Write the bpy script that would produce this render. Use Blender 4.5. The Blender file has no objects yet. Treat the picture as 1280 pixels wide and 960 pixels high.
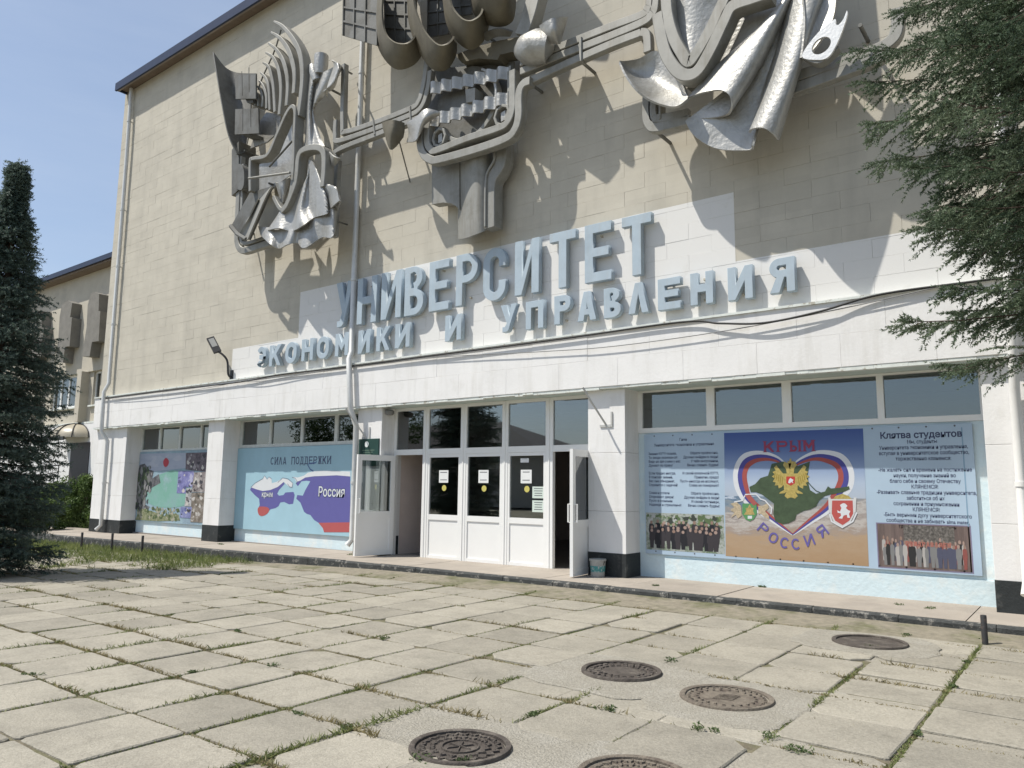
import bpy, bmesh, math, random
import numpy as np
from mathutils import Vector, Matrix
random.seed(7); rng = np.random.default_rng(7)
SC = bpy.context.scene; COL = SC.collection
# ---------------------------------------------------------------- camera, sky, sun, exposure
cam_d = bpy.data.cameras.new('camera'); cam = bpy.data.objects.new('camera', cam_d); COL.objects.link(cam)
cam_d.sensor_width = 36; cam_d.lens = 950 / 1280 * 36; cam_d.clip_end = 2000; cam_d.clip_start = .05
right = Vector((0.79590146, 0.60532766, 0.01092194)); down = Vector((-0.07275729, 0.11354149, -0.99086563)); fwd = Vector((-0.60103847, 0.78783676, 0.13440984))
cam.matrix_world = Matrix(((right.x, -down.x, -fwd.x, 0), (right.y, -down.y, -fwd.y, -11.5), (right.z, -down.z, -fwd.z, 1.595), (0, 0, 0, 1)))
SC.camera = cam
SUN = Vector((1, 1, -2.4)).normalized()
w = bpy.data.worlds.new('World'); SC.world = w; w.use_nodes = True
nt = w.node_tree; sky = nt.nodes.new('ShaderNodeTexSky'); sky.sky_type = 'NISHITA'; sky.sun_disc = False
sky.sun_elevation = math.asin(-SUN.z); sky.sun_rotation = math.radians(225)
sky.air_density = 1.0; sky.dust_density = 1.2; sky.ozone_density = 1.5; sky.altitude = 200
bgn = nt.nodes['Background']; bgn.inputs[1].default_value = .135
# thin high cloud streaks in the sky
tc = nt.nodes.new('ShaderNodeTexCoord'); mp = nt.nodes.new('ShaderNodeMapping'); mp.inputs['Scale'].default_value = (1.2, 1.2, 7); mp.inputs['Rotation'].default_value = (.18, .1, .4)
ns = nt.nodes.new('ShaderNodeTexNoise'); ns.inputs['Scale'].default_value = 2.2; ns.inputs['Detail'].default_value = 8; ns.inputs['Roughness'].default_value = .6
cr = nt.nodes.new('ShaderNodeValToRGB'); cr.color_ramp.elements[0].position = .35; cr.color_ramp.elements[0].color = (.26, .26, .26, 1); cr.color_ramp.elements[1].position = .8; cr.color_ramp.elements[1].color = (.42, .42, .42, 1)
mx = nt.nodes.new('ShaderNodeMix'); mx.data_type = 'RGBA'; mx.inputs[7].default_value = (4.35, 5.0, 6.0, 1)
L = nt.links.new
L(tc.outputs['Generated'], mp.inputs[0]); L(mp.outputs[0], ns.inputs[0]); L(ns.outputs[0], cr.inputs[0]); L(cr.outputs[0], mx.inputs[0]); L(sky.outputs[0], mx.inputs[6]); L(mx.outputs[2], bgn.inputs[0])
sun_d = bpy.data.lights.new('sun', 'SUN'); sun_d.energy = 5.0; sun_d.angle = math.radians(.53); sun_d.color = (1, .955, .87)
sun = bpy.data.objects.new('sun', sun_d); COL.objects.link(sun); sun.rotation_euler = SUN.to_track_quat('-Z', 'Y').to_euler(); sun.location = (-20, -20, 40)
SC.view_settings.view_transform = 'Standard'; SC.view_settings.look = 'None'; SC.view_settings.exposure = 0.1; SC.view_settings.gamma = 1
SC.render.engine = 'CYCLES'; SC.cycles.max_bounces = 8; SC.cycles.use_denoising = True

# ---------------------------------------------------------------- materials
MATS = {}
def mat(name, col, rough=.8, metal=0, var=.1, scale=2.5, bump=0., bscale=30, spec=.4, col2=None, c2scale=1.2, c2lo=.5, c2hi=.7, rnd=0., trans=0., coat=0, bdist=.02, streak=None):
    if name in MATS: return MATS[name]
    m = bpy.data.materials.new(name); m.use_nodes = True; MATS[name] = m
    n = m.node_tree.nodes; l = m.node_tree.links.new; b = n['Principled BSDF']
    b.inputs['Roughness'].default_value = rough; b.inputs['Metallic'].default_value = metal; b.inputs['Specular IOR Level'].default_value = spec
    g = n.new('ShaderNodeNewGeometry'); pos = g.outputs['Position']
    nz = n.new('ShaderNodeTexNoise'); nz.inputs['Scale'].default_value = scale; nz.inputs['Detail'].default_value = 7; nz.inputs['Roughness'].default_value = .65; l(pos, nz.inputs[0])
    base = n.new('ShaderNodeRGB'); base.outputs[0].default_value = (*col, 1); out = base.outputs[0]
    if col2:
        n2 = n.new('ShaderNodeTexNoise'); n2.inputs['Scale'].default_value = c2scale; n2.inputs['Detail'].default_value = 9; n2.inputs['Roughness'].default_value = .7; l(pos, n2.inputs[0])
        r2 = n.new('ShaderNodeMapRange'); r2.inputs[1].default_value = c2lo; r2.inputs[2].default_value = c2hi; l(n2.outputs[0], r2.inputs[0])
        x = n.new('ShaderNodeMix'); x.data_type = 'RGBA'; l(r2.outputs[0], x.inputs[0]); l(out, x.inputs[6]); x.inputs[7].default_value = (*col2, 1); out = x.outputs[2]
    if streak:   # rain streaks and grime
        mp_ = n.new('ShaderNodeMapping'); mp_.inputs['Scale'].default_value = streak[2] if len(streak) > 2 else (5, 5, .45); l(pos, mp_.inputs[0])
        n3 = n.new('ShaderNodeTexNoise'); n3.inputs['Scale'].default_value = 1.0; n3.inputs['Detail'].default_value = 8; n3.inputs['Roughness'].default_value = .65; l(mp_.outputs[0], n3.inputs[0])
        r4 = n.new('ShaderNodeMapRange'); r4.inputs[1].default_value = .5; r4.inputs[2].default_value = .74; r4.inputs[4].default_value = streak[0]; l(n3.outputs[0], r4.inputs[0])
        x4 = n.new('ShaderNodeMix'); x4.data_type = 'RGBA'; l(r4.outputs[0], x4.inputs[0]); l(out, x4.inputs[6]); x4.inputs[7].default_value = (*streak[1], 1); out = x4.outputs[2]
    mr = n.new('ShaderNodeMapRange'); mr.inputs[1].default_value = .3; mr.inputs[2].default_value = .7; mr.inputs[3].default_value = 1 - var; mr.inputs[4].default_value = 1 + var; l(nz.outputs[0], mr.inputs[0])
    val = mr.outputs[0]
    if rnd:
        oi = n.new('ShaderNodeObjectInfo'); r3 = n.new('ShaderNodeMapRange'); r3.inputs[3].default_value = 1 - rnd; r3.inputs[4].default_value = 1 + rnd; l(oi.outputs['Random'], r3.inputs[0])
        mm = n.new('ShaderNodeMath'); mm.operation = 'MULTIPLY'; l(val, mm.inputs[0]); l(r3.outputs[0], mm.inputs[1]); val = mm.outputs[0]
    vm = n.new('ShaderNodeVectorMath'); vm.operation = 'SCALE'; l(out, vm.inputs[0]); l(val, vm.inputs[3]); l(vm.outputs[0], b.inputs['Base Color'])
    if bump:
        nb = n.new('ShaderNodeTexNoise'); nb.inputs['Scale'].default_value = bscale; nb.inputs['Detail'].default_value = 6; l(pos, nb.inputs[0])
        bp = n.new('ShaderNodeBump'); bp.inputs['Strength'].default_value = bump; bp.inputs['Distance'].default_value = bdist; l(nb.outputs[0], bp.inputs['Height']); l(bp.outputs[0], b.inputs['Normal'])
    if trans: b.inputs['Transmission Weight'].default_value = trans
    return m
def flat(name, col, rough=.55):
    return mat(name, col, rough, var=.03, scale=8, spec=.3)
def speckle(name, cols, scale=9, rough=.6, stretch=(1, 1, 1)):
    """a printed photograph too small to read: patches of several colours"""
    m = bpy.data.materials.new(name); m.use_nodes = True; MATS[name] = m
    n = m.node_tree.nodes; l = m.node_tree.links.new; b = n['Principled BSDF']; b.inputs['Roughness'].default_value = rough; b.inputs['Specular IOR Level'].default_value = .25
    g = n.new('ShaderNodeNewGeometry'); mpn = n.new('ShaderNodeMapping'); mpn.inputs['Scale'].default_value = stretch; l(g.outputs['Position'], mpn.inputs[0])
    nz = n.new('ShaderNodeTexNoise'); nz.inputs['Scale'].default_value = scale; nz.inputs['Detail'].default_value = 8; nz.inputs['Roughness'].default_value = .75; l(mpn.outputs[0], nz.inputs[0])
    r = n.new('ShaderNodeValToRGB'); e = r.color_ramp.elements
    for i, c in enumerate(cols):
        p = .3 + .4 * i / (len(cols) - 1)
        if i < 2: el = e[i]; el.position = p
        else: el = e.new(p)
        el.color = (*c, 1)
    l(nz.outputs[0], r.inputs[0]); l(r.outputs[0], b.inputs['Base Color'])
    return m
def glassmat(name, tint, extra=.06):
    m = bpy.data.materials.new(name); m.use_nodes = True; MATS[name] = m
    n = m.node_tree.nodes; l = m.node_tree.links.new; n.remove(n['Principled BSDF'])
    fr = n.new('ShaderNodeFresnel'); fr.inputs[0].default_value = 1.5
    ad = n.new('ShaderNodeMath'); ad.operation = 'MULTIPLY_ADD'; ad.inputs[1].default_value = 1.6; ad.inputs[2].default_value = extra; ad.use_clamp = True; l(fr.outputs[0], ad.inputs[0])
    t = n.new('ShaderNodeBsdfTransparent'); t.inputs[0].default_value = (*tint, 1)
    gl = n.new('ShaderNodeBsdfGlossy'); gl.inputs['Roughness'].default_value = .015; gl.inputs[0].default_value = (.9, .93, .95, 1)
    x = n.new('ShaderNodeMixShader'); l(ad.outputs[0], x.inputs[0]); l(t.outputs[0], x.inputs[1]); l(gl.outputs[0], x.inputs[2]); l(x.outputs[0], n['Material Output'].inputs[0])
    return m

# ---------------------------------------------------------------- object helpers
ORG = {}
def tag(o, label, cat, group=None, kind=None):
    if label: o['label'] = label
    if cat: o['category'] = cat
    if group: o['group'] = group
    if kind: o['kind'] = kind
    return o
def thing(name, loc, label, cat, group=None):
    o = bpy.data.objects.new(name, None); COL.objects.link(o); o.location = loc; o.empty_display_size = .2; ORG[o] = Vector(loc)
    return tag(o, label, cat, group)
def link(name, me, m, parent=None, org=None):
    o = bpy.data.objects.new(name, me); COL.objects.link(o)
    if m and not me.materials: me.materials.append(m)
    if parent is not None: o.parent = parent; ORG[o] = ORG[parent]
    else:
        ORG[o] = Vector(org if org else (0, 0, 0)); o.location = ORG[o]
    return o
def structure(o): o['kind'] = 'structure'; return o
class MB:
    def __init__(s): s.v = []; s.f = []
    def add(s, vs, fs):
        k = len(s.v); s.v += [tuple(p) for p in vs]; s.f += [tuple(i + k for i in f) for f in fs]; return s
    def box(s, x0, x1, y0, y1, z0, z1):
        return s.add([(x0, y0, z0), (x1, y0, z0), (x1, y1, z0), (x0, y1, z0), (x0, y0, z1), (x1, y0, z1), (x1, y1, z1), (x0, y1, z1)],
                     [(0, 3, 2, 1), (4, 5, 6, 7), (0, 1, 5, 4), (1, 2, 6, 5), (2, 3, 7, 6), (3, 0, 4, 7)])
    def bevbox(s, x0, x1, y0, y1, z0, z1, b=.01):
        """box with chamfered front (-y) edges"""
        vs = [(x0, y1, z0), (x1, y1, z0), (x1, y1, z1), (x0, y1, z1), (x0, y0 + b, z0), (x1, y0 + b, z0), (x1, y0 + b, z1), (x0, y0 + b, z1), (x0 + b, y0, z0 + b), (x1 - b, y0, z0 + b), (x1 - b, y0, z1 - b), (x0 + b, y0, z1 - b)]
        return s.add(vs, [(8, 9, 10, 11), (4, 5, 9, 8), (5, 6, 10, 9), (6, 7, 11, 10), (7, 4, 8, 11), (0, 1, 5, 4), (1, 2, 6, 5), (2, 3, 7, 6), (3, 0, 4, 7), (3, 2, 1, 0)])
    def prism(s, poly, y0, y1, slant=(0, 0)):
        """polygon in (x,z) extruded from y0 (front) to y1 (back)"""
        n = len(poly); a = sum(poly[i][0] * poly[(i + 1) % n][1] - poly[(i + 1) % n][0] * poly[i][1] for i in range(n))
        if a < 0: poly = poly[::-1]
        vs = [(x, y0, z) for x, z in poly] + [(x + slant[0], y1, z + slant[1]) for x, z in poly]
        return s.add(vs, [tuple(range(n)), tuple(range(2 * n - 1, n - 1, -1))] + [(i, n + i, n + (i + 1) % n, (i + 1) % n) for i in range(n)])
    def tube(s, pts, r, n=8, closed_ends=True, flat_=1.0):
        pts = [Vector(p) for p in pts]; rings = []
        rs = r if isinstance(r, (list, tuple)) else [r] * len(pts)
        prev = None
        for i, p in enumerate(pts):
            t = (pts[min(i + 1, len(pts) - 1)] - pts[max(i - 1, 0)]).normalized()
            if prev is None:
                a = t.cross(Vector((0, 0, 1)))
                if a.length < .1: a = t.cross(Vector((0, 1, 0)))
            else: a = prev - t * prev.dot(t)
            a.normalize(); prev = a; b = t.cross(a)
            rings.append([p + (a * math.cos(2 * math.pi * k / n) + b * math.sin(2 * math.pi * k / n) * flat_) * rs[i] for k in range(n)])
        vs = [q for rg in rings for q in rg]; fs = []
        for i in range(len(pts) - 1):
            for k in range(n):
                fs.append((i * n + k, i * n + (k + 1) % n, (i + 1) * n + (k + 1) % n, (i + 1) * n + k))
        if closed_ends: fs += [tuple(range(n - 1, -1, -1)), tuple(range((len(pts) - 1) * n, len(pts) * n))]
        return s.add(vs, fs)
    def bar(s, a, b, w, h, up=(0, 0, 1)):
        a = Vector(a); b = Vector(b); t = (b - a).normalized(); u = Vector(up); u = (u - t * u.dot(t)).normalized(); q = t.cross(u)
        vs = [p + q * (w / 2 * i) + u * (h / 2 * j) for p in (a, b) for i, j in ((-1, -1), (1, -1), (1, 1), (-1, 1))]
        return s.add(vs, [(3, 2, 1, 0), (4, 5, 6, 7), (0, 1, 5, 4), (1, 2, 6, 5), (2, 3, 7, 6), (3, 0, 4, 7)])
    def ribbon(s, path, wd, y0, y1, bev=.012, closed=False):
        """flat bar following path (x,z) in the facade plane; wd wide, from y0 (front) to y1 (back); chamfered front"""
        n = len(path); Ls = []; Rs = []
        ws = wd if isinstance(wd, (list, tuple)) else [wd] * n
        for i in range(n):
            a = Vector(path[(i - 1) % n] if closed else path[max(i - 1, 0)]); b = Vector(path[(i + 1) % n] if closed else path[min(i + 1, n - 1)]); p = Vector(path[i])
            d1 = (p - a); d2 = (b - p)
            if d1.length < 1e-6: d1 = d2
            if d2.length < 1e-6: d2 = d1
            d1.normalize(); d2.normalize(); t = (d1 + d2)
            t = t.normalized() if t.length > 1e-6 else d1
            nn = Vector((-t.y, t.x)); c = max(.5, nn.dot(Vector((-d1.y, d1.x)))); h = ws[i] / 2 / c
            Ls.append((p + nn * h, p + nn * (h - bev))); Rs.append((p - nn * h, p - nn * (h - bev)))
        vs = []
        for i in range(n):
            (lo, li), (ro, ri) = Ls[i], Rs[i]
            vs += [(li.x, y0, li.y), (ri.x, y0, ri.y), (ro.x, y0 + bev, ro.y), (ro.x, y1, ro.y), (lo.x, y1, lo.y), (lo.x, y0 + bev, lo.y)]
        fs = []
        for i in range(n if closed else n - 1):
            j = (i + 1) % n
            for k in range(6): fs.append((i * 6 + k, i * 6 + (k + 1) % 6, j * 6 + (k + 1) % 6, j * 6 + k))
        if not closed: fs += [(0, 5, 4, 3, 2, 1), tuple((n - 1) * 6 + k for k in range(6))]
        return s.add(vs, fs)
    def sheet(s, grid, th=.03):
        """grid[i][j] of 3D points -> solid sheet of thickness th"""
        G = np.array(grid, float); ni, nj = G.shape[:2]
        du = np.gradient(G, axis=0); dv = np.gradient(G, axis=1); nrm = np.cross(du, dv); nrm /= (np.linalg.norm(nrm, axis=2, keepdims=True) + 1e-9)
        vs = [tuple(p) for p in (G + nrm * th / 2).reshape(-1, 3)] + [tuple(p) for p in (G - nrm * th / 2).reshape(-1, 3)]; N = ni * nj; fs = []
        for i in range(ni - 1):
            for j in range(nj - 1):
                a = i * nj + j; b = a + 1; c = a + nj + 1; d = a + nj
                fs.append((a, d, c, b)); fs.append((N + a, N + b, N + c, N + d))
        per = [j for j in range(nj)] + [i * nj + nj - 1 for i in range(1, ni)] + [(ni - 1) * nj + j for j in range(nj - 2, -1, -1)] + [i * nj for i in range(ni - 2, 0, -1)]
        for k in range(len(per)): a, b = per[k], per[(k + 1) % len(per)]; fs.append((a, b, N + b, N + a))
        return s.add(vs, fs)
    def lathe(s, prof, c, n=24):
        vs = []; fs = []
        for r, z in prof: vs += [(c[0] + r * math.cos(2 * math.pi * k / n), c[1] + r * math.sin(2 * math.pi * k / n), c[2] + z) for k in range(n)]
        for i in range(len(prof) - 1):
            for k in range(n): fs.append((i * n + k, i * n + (k + 1) % n, (i + 1) * n + (k + 1) % n, (i + 1) * n + k))
        return s.add(vs, fs)
    def build(s, name, m, parent=None, smooth=False, org=None):
        if parent is not None: o0 = ORG[parent]
        else:
            if org is None:
                a = np.array(s.v); org = (float((a[:, 0].min() + a[:, 0].max()) / 2), float((a[:, 1].min() + a[:, 1].max()) / 2), float(a[:, 2].min()))
            o0 = Vector(org)
        me = bpy.data.meshes.new(name); me.from_pydata([(p[0] - o0.x, p[1] - o0.y, p[2] - o0.z) for p in s.v], [], s.f)
        me.validate(); 
        bm = bmesh.new(); bm.from_mesh(me); bmesh.ops.recalc_face_normals(bm, faces=bm.faces); bm.to_mesh(me); bm.free()
        if smooth:
            me.polygons.foreach_set('use_smooth', [True] * len(me.polygons))
            try: me.set_sharp_from_angle(angle=math.radians(42))
            except Exception: pass
        return link(name, me, m, parent, org)
def spline(pts, n=8, closed=False):
    """Catmull-Rom through points (any dimension)"""
    P = [np.array(p, float) for p in pts]; out = []; m = len(P); rngi = range(m if closed else m - 1)
    for i in rngi:
        p0, p1, p2, p3 = (P[(i - 1) % m], P[i], P[(i + 1) % m], P[(i + 2) % m]) if closed else (P[max(i - 1, 0)], P[i], P[i + 1], P[min(i + 2, m - 1)])
        for k in range(n):
            t = k / n; out.append(.5 * ((2 * p1) + (-p0 + p2) * t + (2 * p0 - 5 * p1 + 4 * p2 - p3) * t * t + (-p0 + 3 * p1 - 3 * p2 + p3) * t ** 3))
    if not closed: out.append(P[-1])
    return [tuple(float(c) for c in p) for p in out]
def resample(pts, n):
    P = np.array(pts, float); d = np.r_[0, np.cumsum(np.linalg.norm(np.diff(P, axis=0), axis=1))]; t = np.linspace(0, d[-1], n)
    return np.stack([np.interp(t, d, P[:, k]) for k in range(P.shape[1])], 1)
def loft(curves, nu=24, nv=24, wave=None, smooth=True):
    """curves: list of 3D polylines; lofted with a spline across them. wave(u,v)->dy"""
    C = [resample(spline(c, 8), nu) for c in curves]; out = []
    for i in range(nu):
        col = resample(spline([c[i] for c in C], 8), nv) if len(C) > 2 else resample([c[i] for c in C], nv)
        out.append(col)
    G = np.array(out)
    if wave:
        for i in range(nu):
            for j in range(nv): G[i, j, 1] += wave(i / (nu - 1), j / (nv - 1))
    return G
_dg = None
def fill2d(loops, ext=0.0, bevel=0.0):
    """mesh from closed 2D loops (holes by even-odd), lies in local XY, extruded +-ext in local Z"""
    c = bpy.data.curves.new('outline', 'CURVE'); c.dimensions = '2D'; c.fill_mode = 'BOTH' if ext else 'FRONT'; c.extrude = ext; c.bevel_depth = bevel; c.bevel_resolution = 0
    for lp in loops:
        sp = c.splines.new('POLY'); sp.points.add(len(lp) - 1); sp.use_cyclic_u = True
        for p, q in zip(sp.points, lp): p.co = (q[0], q[1], 0, 1)
    return conv(c)
def conv(c):
    o = bpy.data.objects.new('outline', c); COL.objects.link(o); dg = bpy.context.evaluated_depsgraph_get(); dg.update()
    me = bpy.data.meshes.new_from_object(o.evaluated_get(dg)); bpy.data.objects.remove(o); bpy.data.curves.remove(c); return me
def text_mesh(body, size, align='CENTER', space=1.0, bold=0.0, xs=1.0, line=1.0):
    c = bpy.data.curves.new('lettering', 'FONT'); c.body = body; c.size = size; c.align_x = align; c.space_character = space; c.resolution_u = 2; c.offset = bold; c.space_line = line; c.fill_mode = 'FRONT' if True else 'BOTH'
    me = conv(c)
    if xs != 1.0:
        for v in me.vertices: v.co.x *= xs
    return me
def upright(me, x, y, z):
    """turn an XY mesh to stand in the facade plane facing -y, moved to world x,y,z"""
    me.transform(Matrix.Translation((x, y, z)) @ Matrix.Rotation(math.radians(90), 4, 'X'))
    return me
def put(name, me, m, parent):
    me.transform(Matrix.Translation(-ORG[parent])); me.materials.clear()
    return link(name, me, m, parent)
def flatpoly(name, loops, y, m, parent):
    """printed shape: loops in (x,z), lying at depth y"""
    if len(loops) == 1:
        lp = loops[0]; a = sum(lp[i - 1][0] * lp[i][1] - lp[i][0] * lp[i - 1][1] for i in range(len(lp)))
        if a < 0: lp = lp[::-1]
        me = bpy.data.meshes.new(name); me.from_pydata([(p[0], y, p[1]) for p in lp], [], [tuple(range(len(lp)))])
        return put(name, me, m, parent)
    return put(name, upright(fill2d(loops), 0, y, 0), m, parent)
def wz(x): return .11 + .0045 * min(0, x + 12)
def gz(x): return -.011 * max(0, -9 - x)

# ================================================================ materials of the place
def wallmat():
    m = mat('shell_limestone', (.52, .486, .412), .9, var=.07, scale=1.3, bump=.35, bscale=60, spec=.2, col2=(.47, .44, .375), c2scale=.9, c2lo=.5, c2hi=.75, bdist=.006, streak=(.30, (.33, .31, .27), (2.2, 2.2, .30)))
    n = m.node_tree.nodes; l = m.node_tree.links.new; b = n['Principled BSDF']; src = b.inputs['Base Color'].links[0].from_socket
    g = n.new('ShaderNodeNewGeometry'); sp = n.new('ShaderNodeSeparateXYZ'); l(g.outputs['Position'], sp.inputs[0])
    # each course of blocks differs a little in tone
    sn = n.new('ShaderNodeVectorMath'); sn.operation = 'SNAP'; sn.inputs[1].default_value = (.8, 50, .2745); sh = n.new('ShaderNodeVectorMath'); sh.operation = 'ADD'; sh.inputs[1].default_value = (-.1 + .002, 25, -.0608)
    l(g.outputs['Position'], sh.inputs[0]); l(sh.outputs[0], sn.inputs[0]); wn = n.new('ShaderNodeTexWhiteNoise'); wn.noise_dimensions = '3D'; l(sn.outputs[0], wn.inputs[0])
    mr = n.new('ShaderNodeMapRange'); mr.inputs[3].default_value = .965; mr.inputs[4].default_value = 1.03; l(wn.outputs[0], mr.inputs[0])
    vs = n.new('ShaderNodeVectorMath'); vs.operation = 'SCALE'; l(src, vs.inputs[0]); l(mr.outputs[0], vs.inputs[3]); src = vs.outputs[0]
    def cmp(sock, op, v):
        q = n.new('ShaderNodeMath'); q.operation = op; l(sock, q.inputs[0]); q.inputs[1].default_value = v; return q.outputs[0]
    def op(a, o, c):
        q = n.new('ShaderNodeMath'); q.operation = o; l(a, q.inputs[0]); l(c, q.inputs[1]); return q.outputs[0]
    x, z = sp.outputs[0], sp.outputs[2]
    lowr = op(cmp(z, 'LESS_THAN', 5.205), 'MULTIPLY', cmp(x, 'GREATER_THAN', -18.27))
    upr = op(op(cmp(z, 'LESS_THAN', 6.36), 'MULTIPLY', cmp(x, 'GREATER_THAN', -15.45)), 'MULTIPLY', cmp(x, 'LESS_THAN', -4.31))
    msk = op(lowr, 'MAXIMUM', upr)
    nz = n.new('ShaderNodeTexNoise'); nz.inputs['Scale'].default_value = 2.0; nz.inputs['Detail'].default_value = 10; nz.inputs['Roughness'].default_value = .7; l(g.outputs['Position'], nz.inputs[0])
    fd = n.new('ShaderNodeMapRange'); fd.inputs[1].default_value = .58; fd.inputs[2].default_value = .78; fd.inputs[3].default_value = .97; fd.inputs[4].default_value = .55; l(nz.outputs[0], fd.inputs[0])
    msk = op(msk, 'MULTIPLY', fd.outputs[0])
    x_ = n.new('ShaderNodeMix'); x_.data_type = 'RGBA'; l(msk, x_.inputs[0]); l(src, x_.inputs[6]); x_.inputs[7].default_value = (.73, .72, .70, 1); l(x_.outputs[2], b.inputs['Base Color'])
    return m
M_STONE = wallmat()
M_MORTAR = mat('mortar', (.46, .42, .335), .95, var=.15)
M_WHITE = mat('whitewash', (.78, .77, .755), .85, var=.04, scale=1.5, bump=.25, bscale=25, spec=.2, col2=(.66, .65, .62), c2scale=1.6, c2lo=.56, c2hi=.8, bdist=.01, streak=(.38, (.52, .50, .45), (4.5, 4.5, .7)))
M_PANELGAP = mat('panel_gap', (.6, .59, .57), .9)
M_TRIM = mat('peeling_trim', (.68, .71, .67), .85, var=.12, scale=6, col2=(.42, .40, .34), c2scale=7, c2lo=.55, c2hi=.62)
M_BLACK = mat('black_paint', (.022, .026, .027), .6, var=.25, scale=4, col2=(.10, .10, .095), c2scale=5, c2lo=.55, c2hi=.75, bump=.3)
M_BLUEWALL = mat('pale_blue_paint', (.60, .72, .76), .85, var=.05, scale=3, bump=.3, bscale=18, col2=(.70, .75, .74), c2scale=2.2, c2lo=.5, c2hi=.65)
M_PVC = mat('white_pvc', (.80, .80, .78), .35, var=.02, spec=.5)
M_OLDFRAME = mat('old_white_frame', (.60, .62, .60), .6, var=.1, scale=8)
M_ROOF = mat('dark_roof_metal', (.03, .04, .075), .45, metal=.3, var=.15, scale=5)
M_SOFFIT = mat('soffit_board', (.20, .155, .12), .8, var=.15, scale=4)
M_GLASS = glassmat('window_glass', (.50, .55, .53), .11)
M_DGLASS = glassmat('door_glass', (.55, .59, .59), .13)
M_INT = mat('interior_plaster', (.55, .54, .50), .9)
M_PINK = mat('vestibule_plaster', (.68, .57, .51), .9, var=.06)
M_IFLOOR = mat('interior_floor', (.22, .20, .18), .5)
M_PIPE = mat('galvanised_pipe', (.62, .62, .60), .5, metal=.25, var=.08, scale=5)
M_PIPEW = mat('white_pipe', (.80, .79, .76), .45, var=.05)
# ================================================================ the building
BL = thing('university_building', (-12, 3, 0), 'large beige stone university building with white ground floor band and glazed entrance', 'building')
XL, XR = -25.75, 6.0
ZB, ZE = 4.352, 14.93
wall = MB()
wall.box(XL + .006, XR, .012, 9.0, ZB - .05, ZE).build('wall', M_MORTAR, BL)
wobj = [o for o in BL.children if o.name == 'wall'][0]
# stone blocks in running bond
def block_mesh(w_, h_):
    b = MB().bevbox(-w_ / 2, w_ / 2, 0, .03, -h_ / 2, h_ / 2, .0012)
    me = bpy.data.meshes.new('stone_block'); me.from_pydata(b.v, [], b.f); me.materials.append(M_STONE); return me
BW, BH = .8, .2745
cells = []
ncourse = int((ZE - ZB) / BH) + 1
for r in range(ncourse):
    z0 = ZB + .001 + r * BH; z1 = min(z0 + BH, ZE - .001)
    if z1 - z0 < .05: continue
    off = .1 if r % 2 == 0 else .5
    k0 = int((XL - off) / BW) - 2
    for k in range(k0, k0 + 60):
        x0 = max(off + k * BW, XL); x1 = min(off + (k + 1) * BW, XR)
        if x1 - x0 < .06: continue
        g1, g2 = random.choice((.0004, .0004, .0008, .002)), random.choice((.0003, .0004, .0007, .0016)); cells.append((x0 + g1, x1 - g1, z0 + g2, z1 - g2))
cells.sort(key=lambda c: (c[0] + .4) ** 2 + 11.5 ** 2 + (c[2] - 1.6) ** 2 if c[0] < -1.2 else 1e6 + c[0])
bmesh_cache = {}; rest = MB()
for i, (x0, x1, z0, z1) in enumerate(cells):
    jit = random.uniform(-.0022, .0022)
    if i < 300:
        key = (round(x1 - x0, 3), round(z1 - z0, 3))
        if key not in bmesh_cache: bmesh_cache[key] = block_mesh(*key)
        o = bpy.data.objects.new('stone_block', bmesh_cache[key]); COL.objects.link(o); o.parent = wobj
        o.location = Vector(((x0 + x1) / 2, jit, (z0 + z1) / 2)) - ORG[BL]
    else: rest.bevbox(x0, x1, jit, jit + .03, z0, z1, .0012)
o = rest.build('stone_blocks', M_STONE, wobj); o['kind'] = 'stuff'
# roof with eaves
rf = MB(); rf.box(-25.62, XR, -.42, -.36, 14.83, 15.10); rf.box(-25.66, -25.60, -.36, 9.2, 14.88, 15.12); rf.box(-25.6, XR, -.36, 9.2, 15.06, 15.115)
rfo = rf.build('roof', M_ROOF, BL)
MB().box(-25.6, XR, -.36, .3, 14.95, 14.99).build('soffit', M_SOFFIT, rfo)
MB().box(-25.6, XR, -.358, -.30, 14.84, 14.948).build('fascia_board', mat('weathered_board', (.27, .23, .20), .85, var=.2), rfo)
# white band of panels over the ground floor
band = MB().box(XL - .01, XR, -.128, .5, 3.34, ZB - .052).build('band', M_PANELGAP, BL)
pc = {}
def panel(x0, x1, z0, z1):
    key = (round(x1 - x0, 3), round(z1 - z0, 3))
    if key not in pc:
        b = MB().bevbox(-key[0] / 2, key[0] / 2, 0, .03, -key[1] / 2, key[1] / 2, .002); me = bpy.data.meshes.new('panel'); me.from_pydata(b.v, [], b.f); me.materials.append(M_WHITE); pc[key] = me
    o = bpy.data.objects.new('panel', pc[key]); COL.objects.link(o); o.parent = band; o.location = Vector(((x0 + x1) / 2, -.14 + random.uniform(-.002, .002), (z0 + z1) / 2)) - ORG[BL]
for r, (z0, z1) in enumerate(((3.345, 3.823), (3.825, ZB - .05))):
    x = XL - (.0 if r == 0 else .6)
    while x < XR:
        panel(max(x, XL - .012) + .001, min(x + 1.21, XR) - .001, z0, z1); x += 1.21
MB().box(XL - .02, XR, -.17, .02, ZB - .049, ZB - .012).build('ledge', M_TRIM, band)
# peeling bottom edge of the band: uneven lip
lip = MB(); x = XL
while x < XR:
    xe = min(x + random.uniform(.15, .5), XR); lip.box(x, xe - .002, -.132 + random.uniform(-.004, .006), -.02, 3.295 + random.uniform(-.012, .012), 3.343); x = xe
lip.build('lip', M_TRIM, band)
MB().box(XL, XR, -.02, .49, 3.30, 3.338).build('band_soffit', mat('soffit_paint', (.52, .60, .57), .85, var=.1), band)
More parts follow.
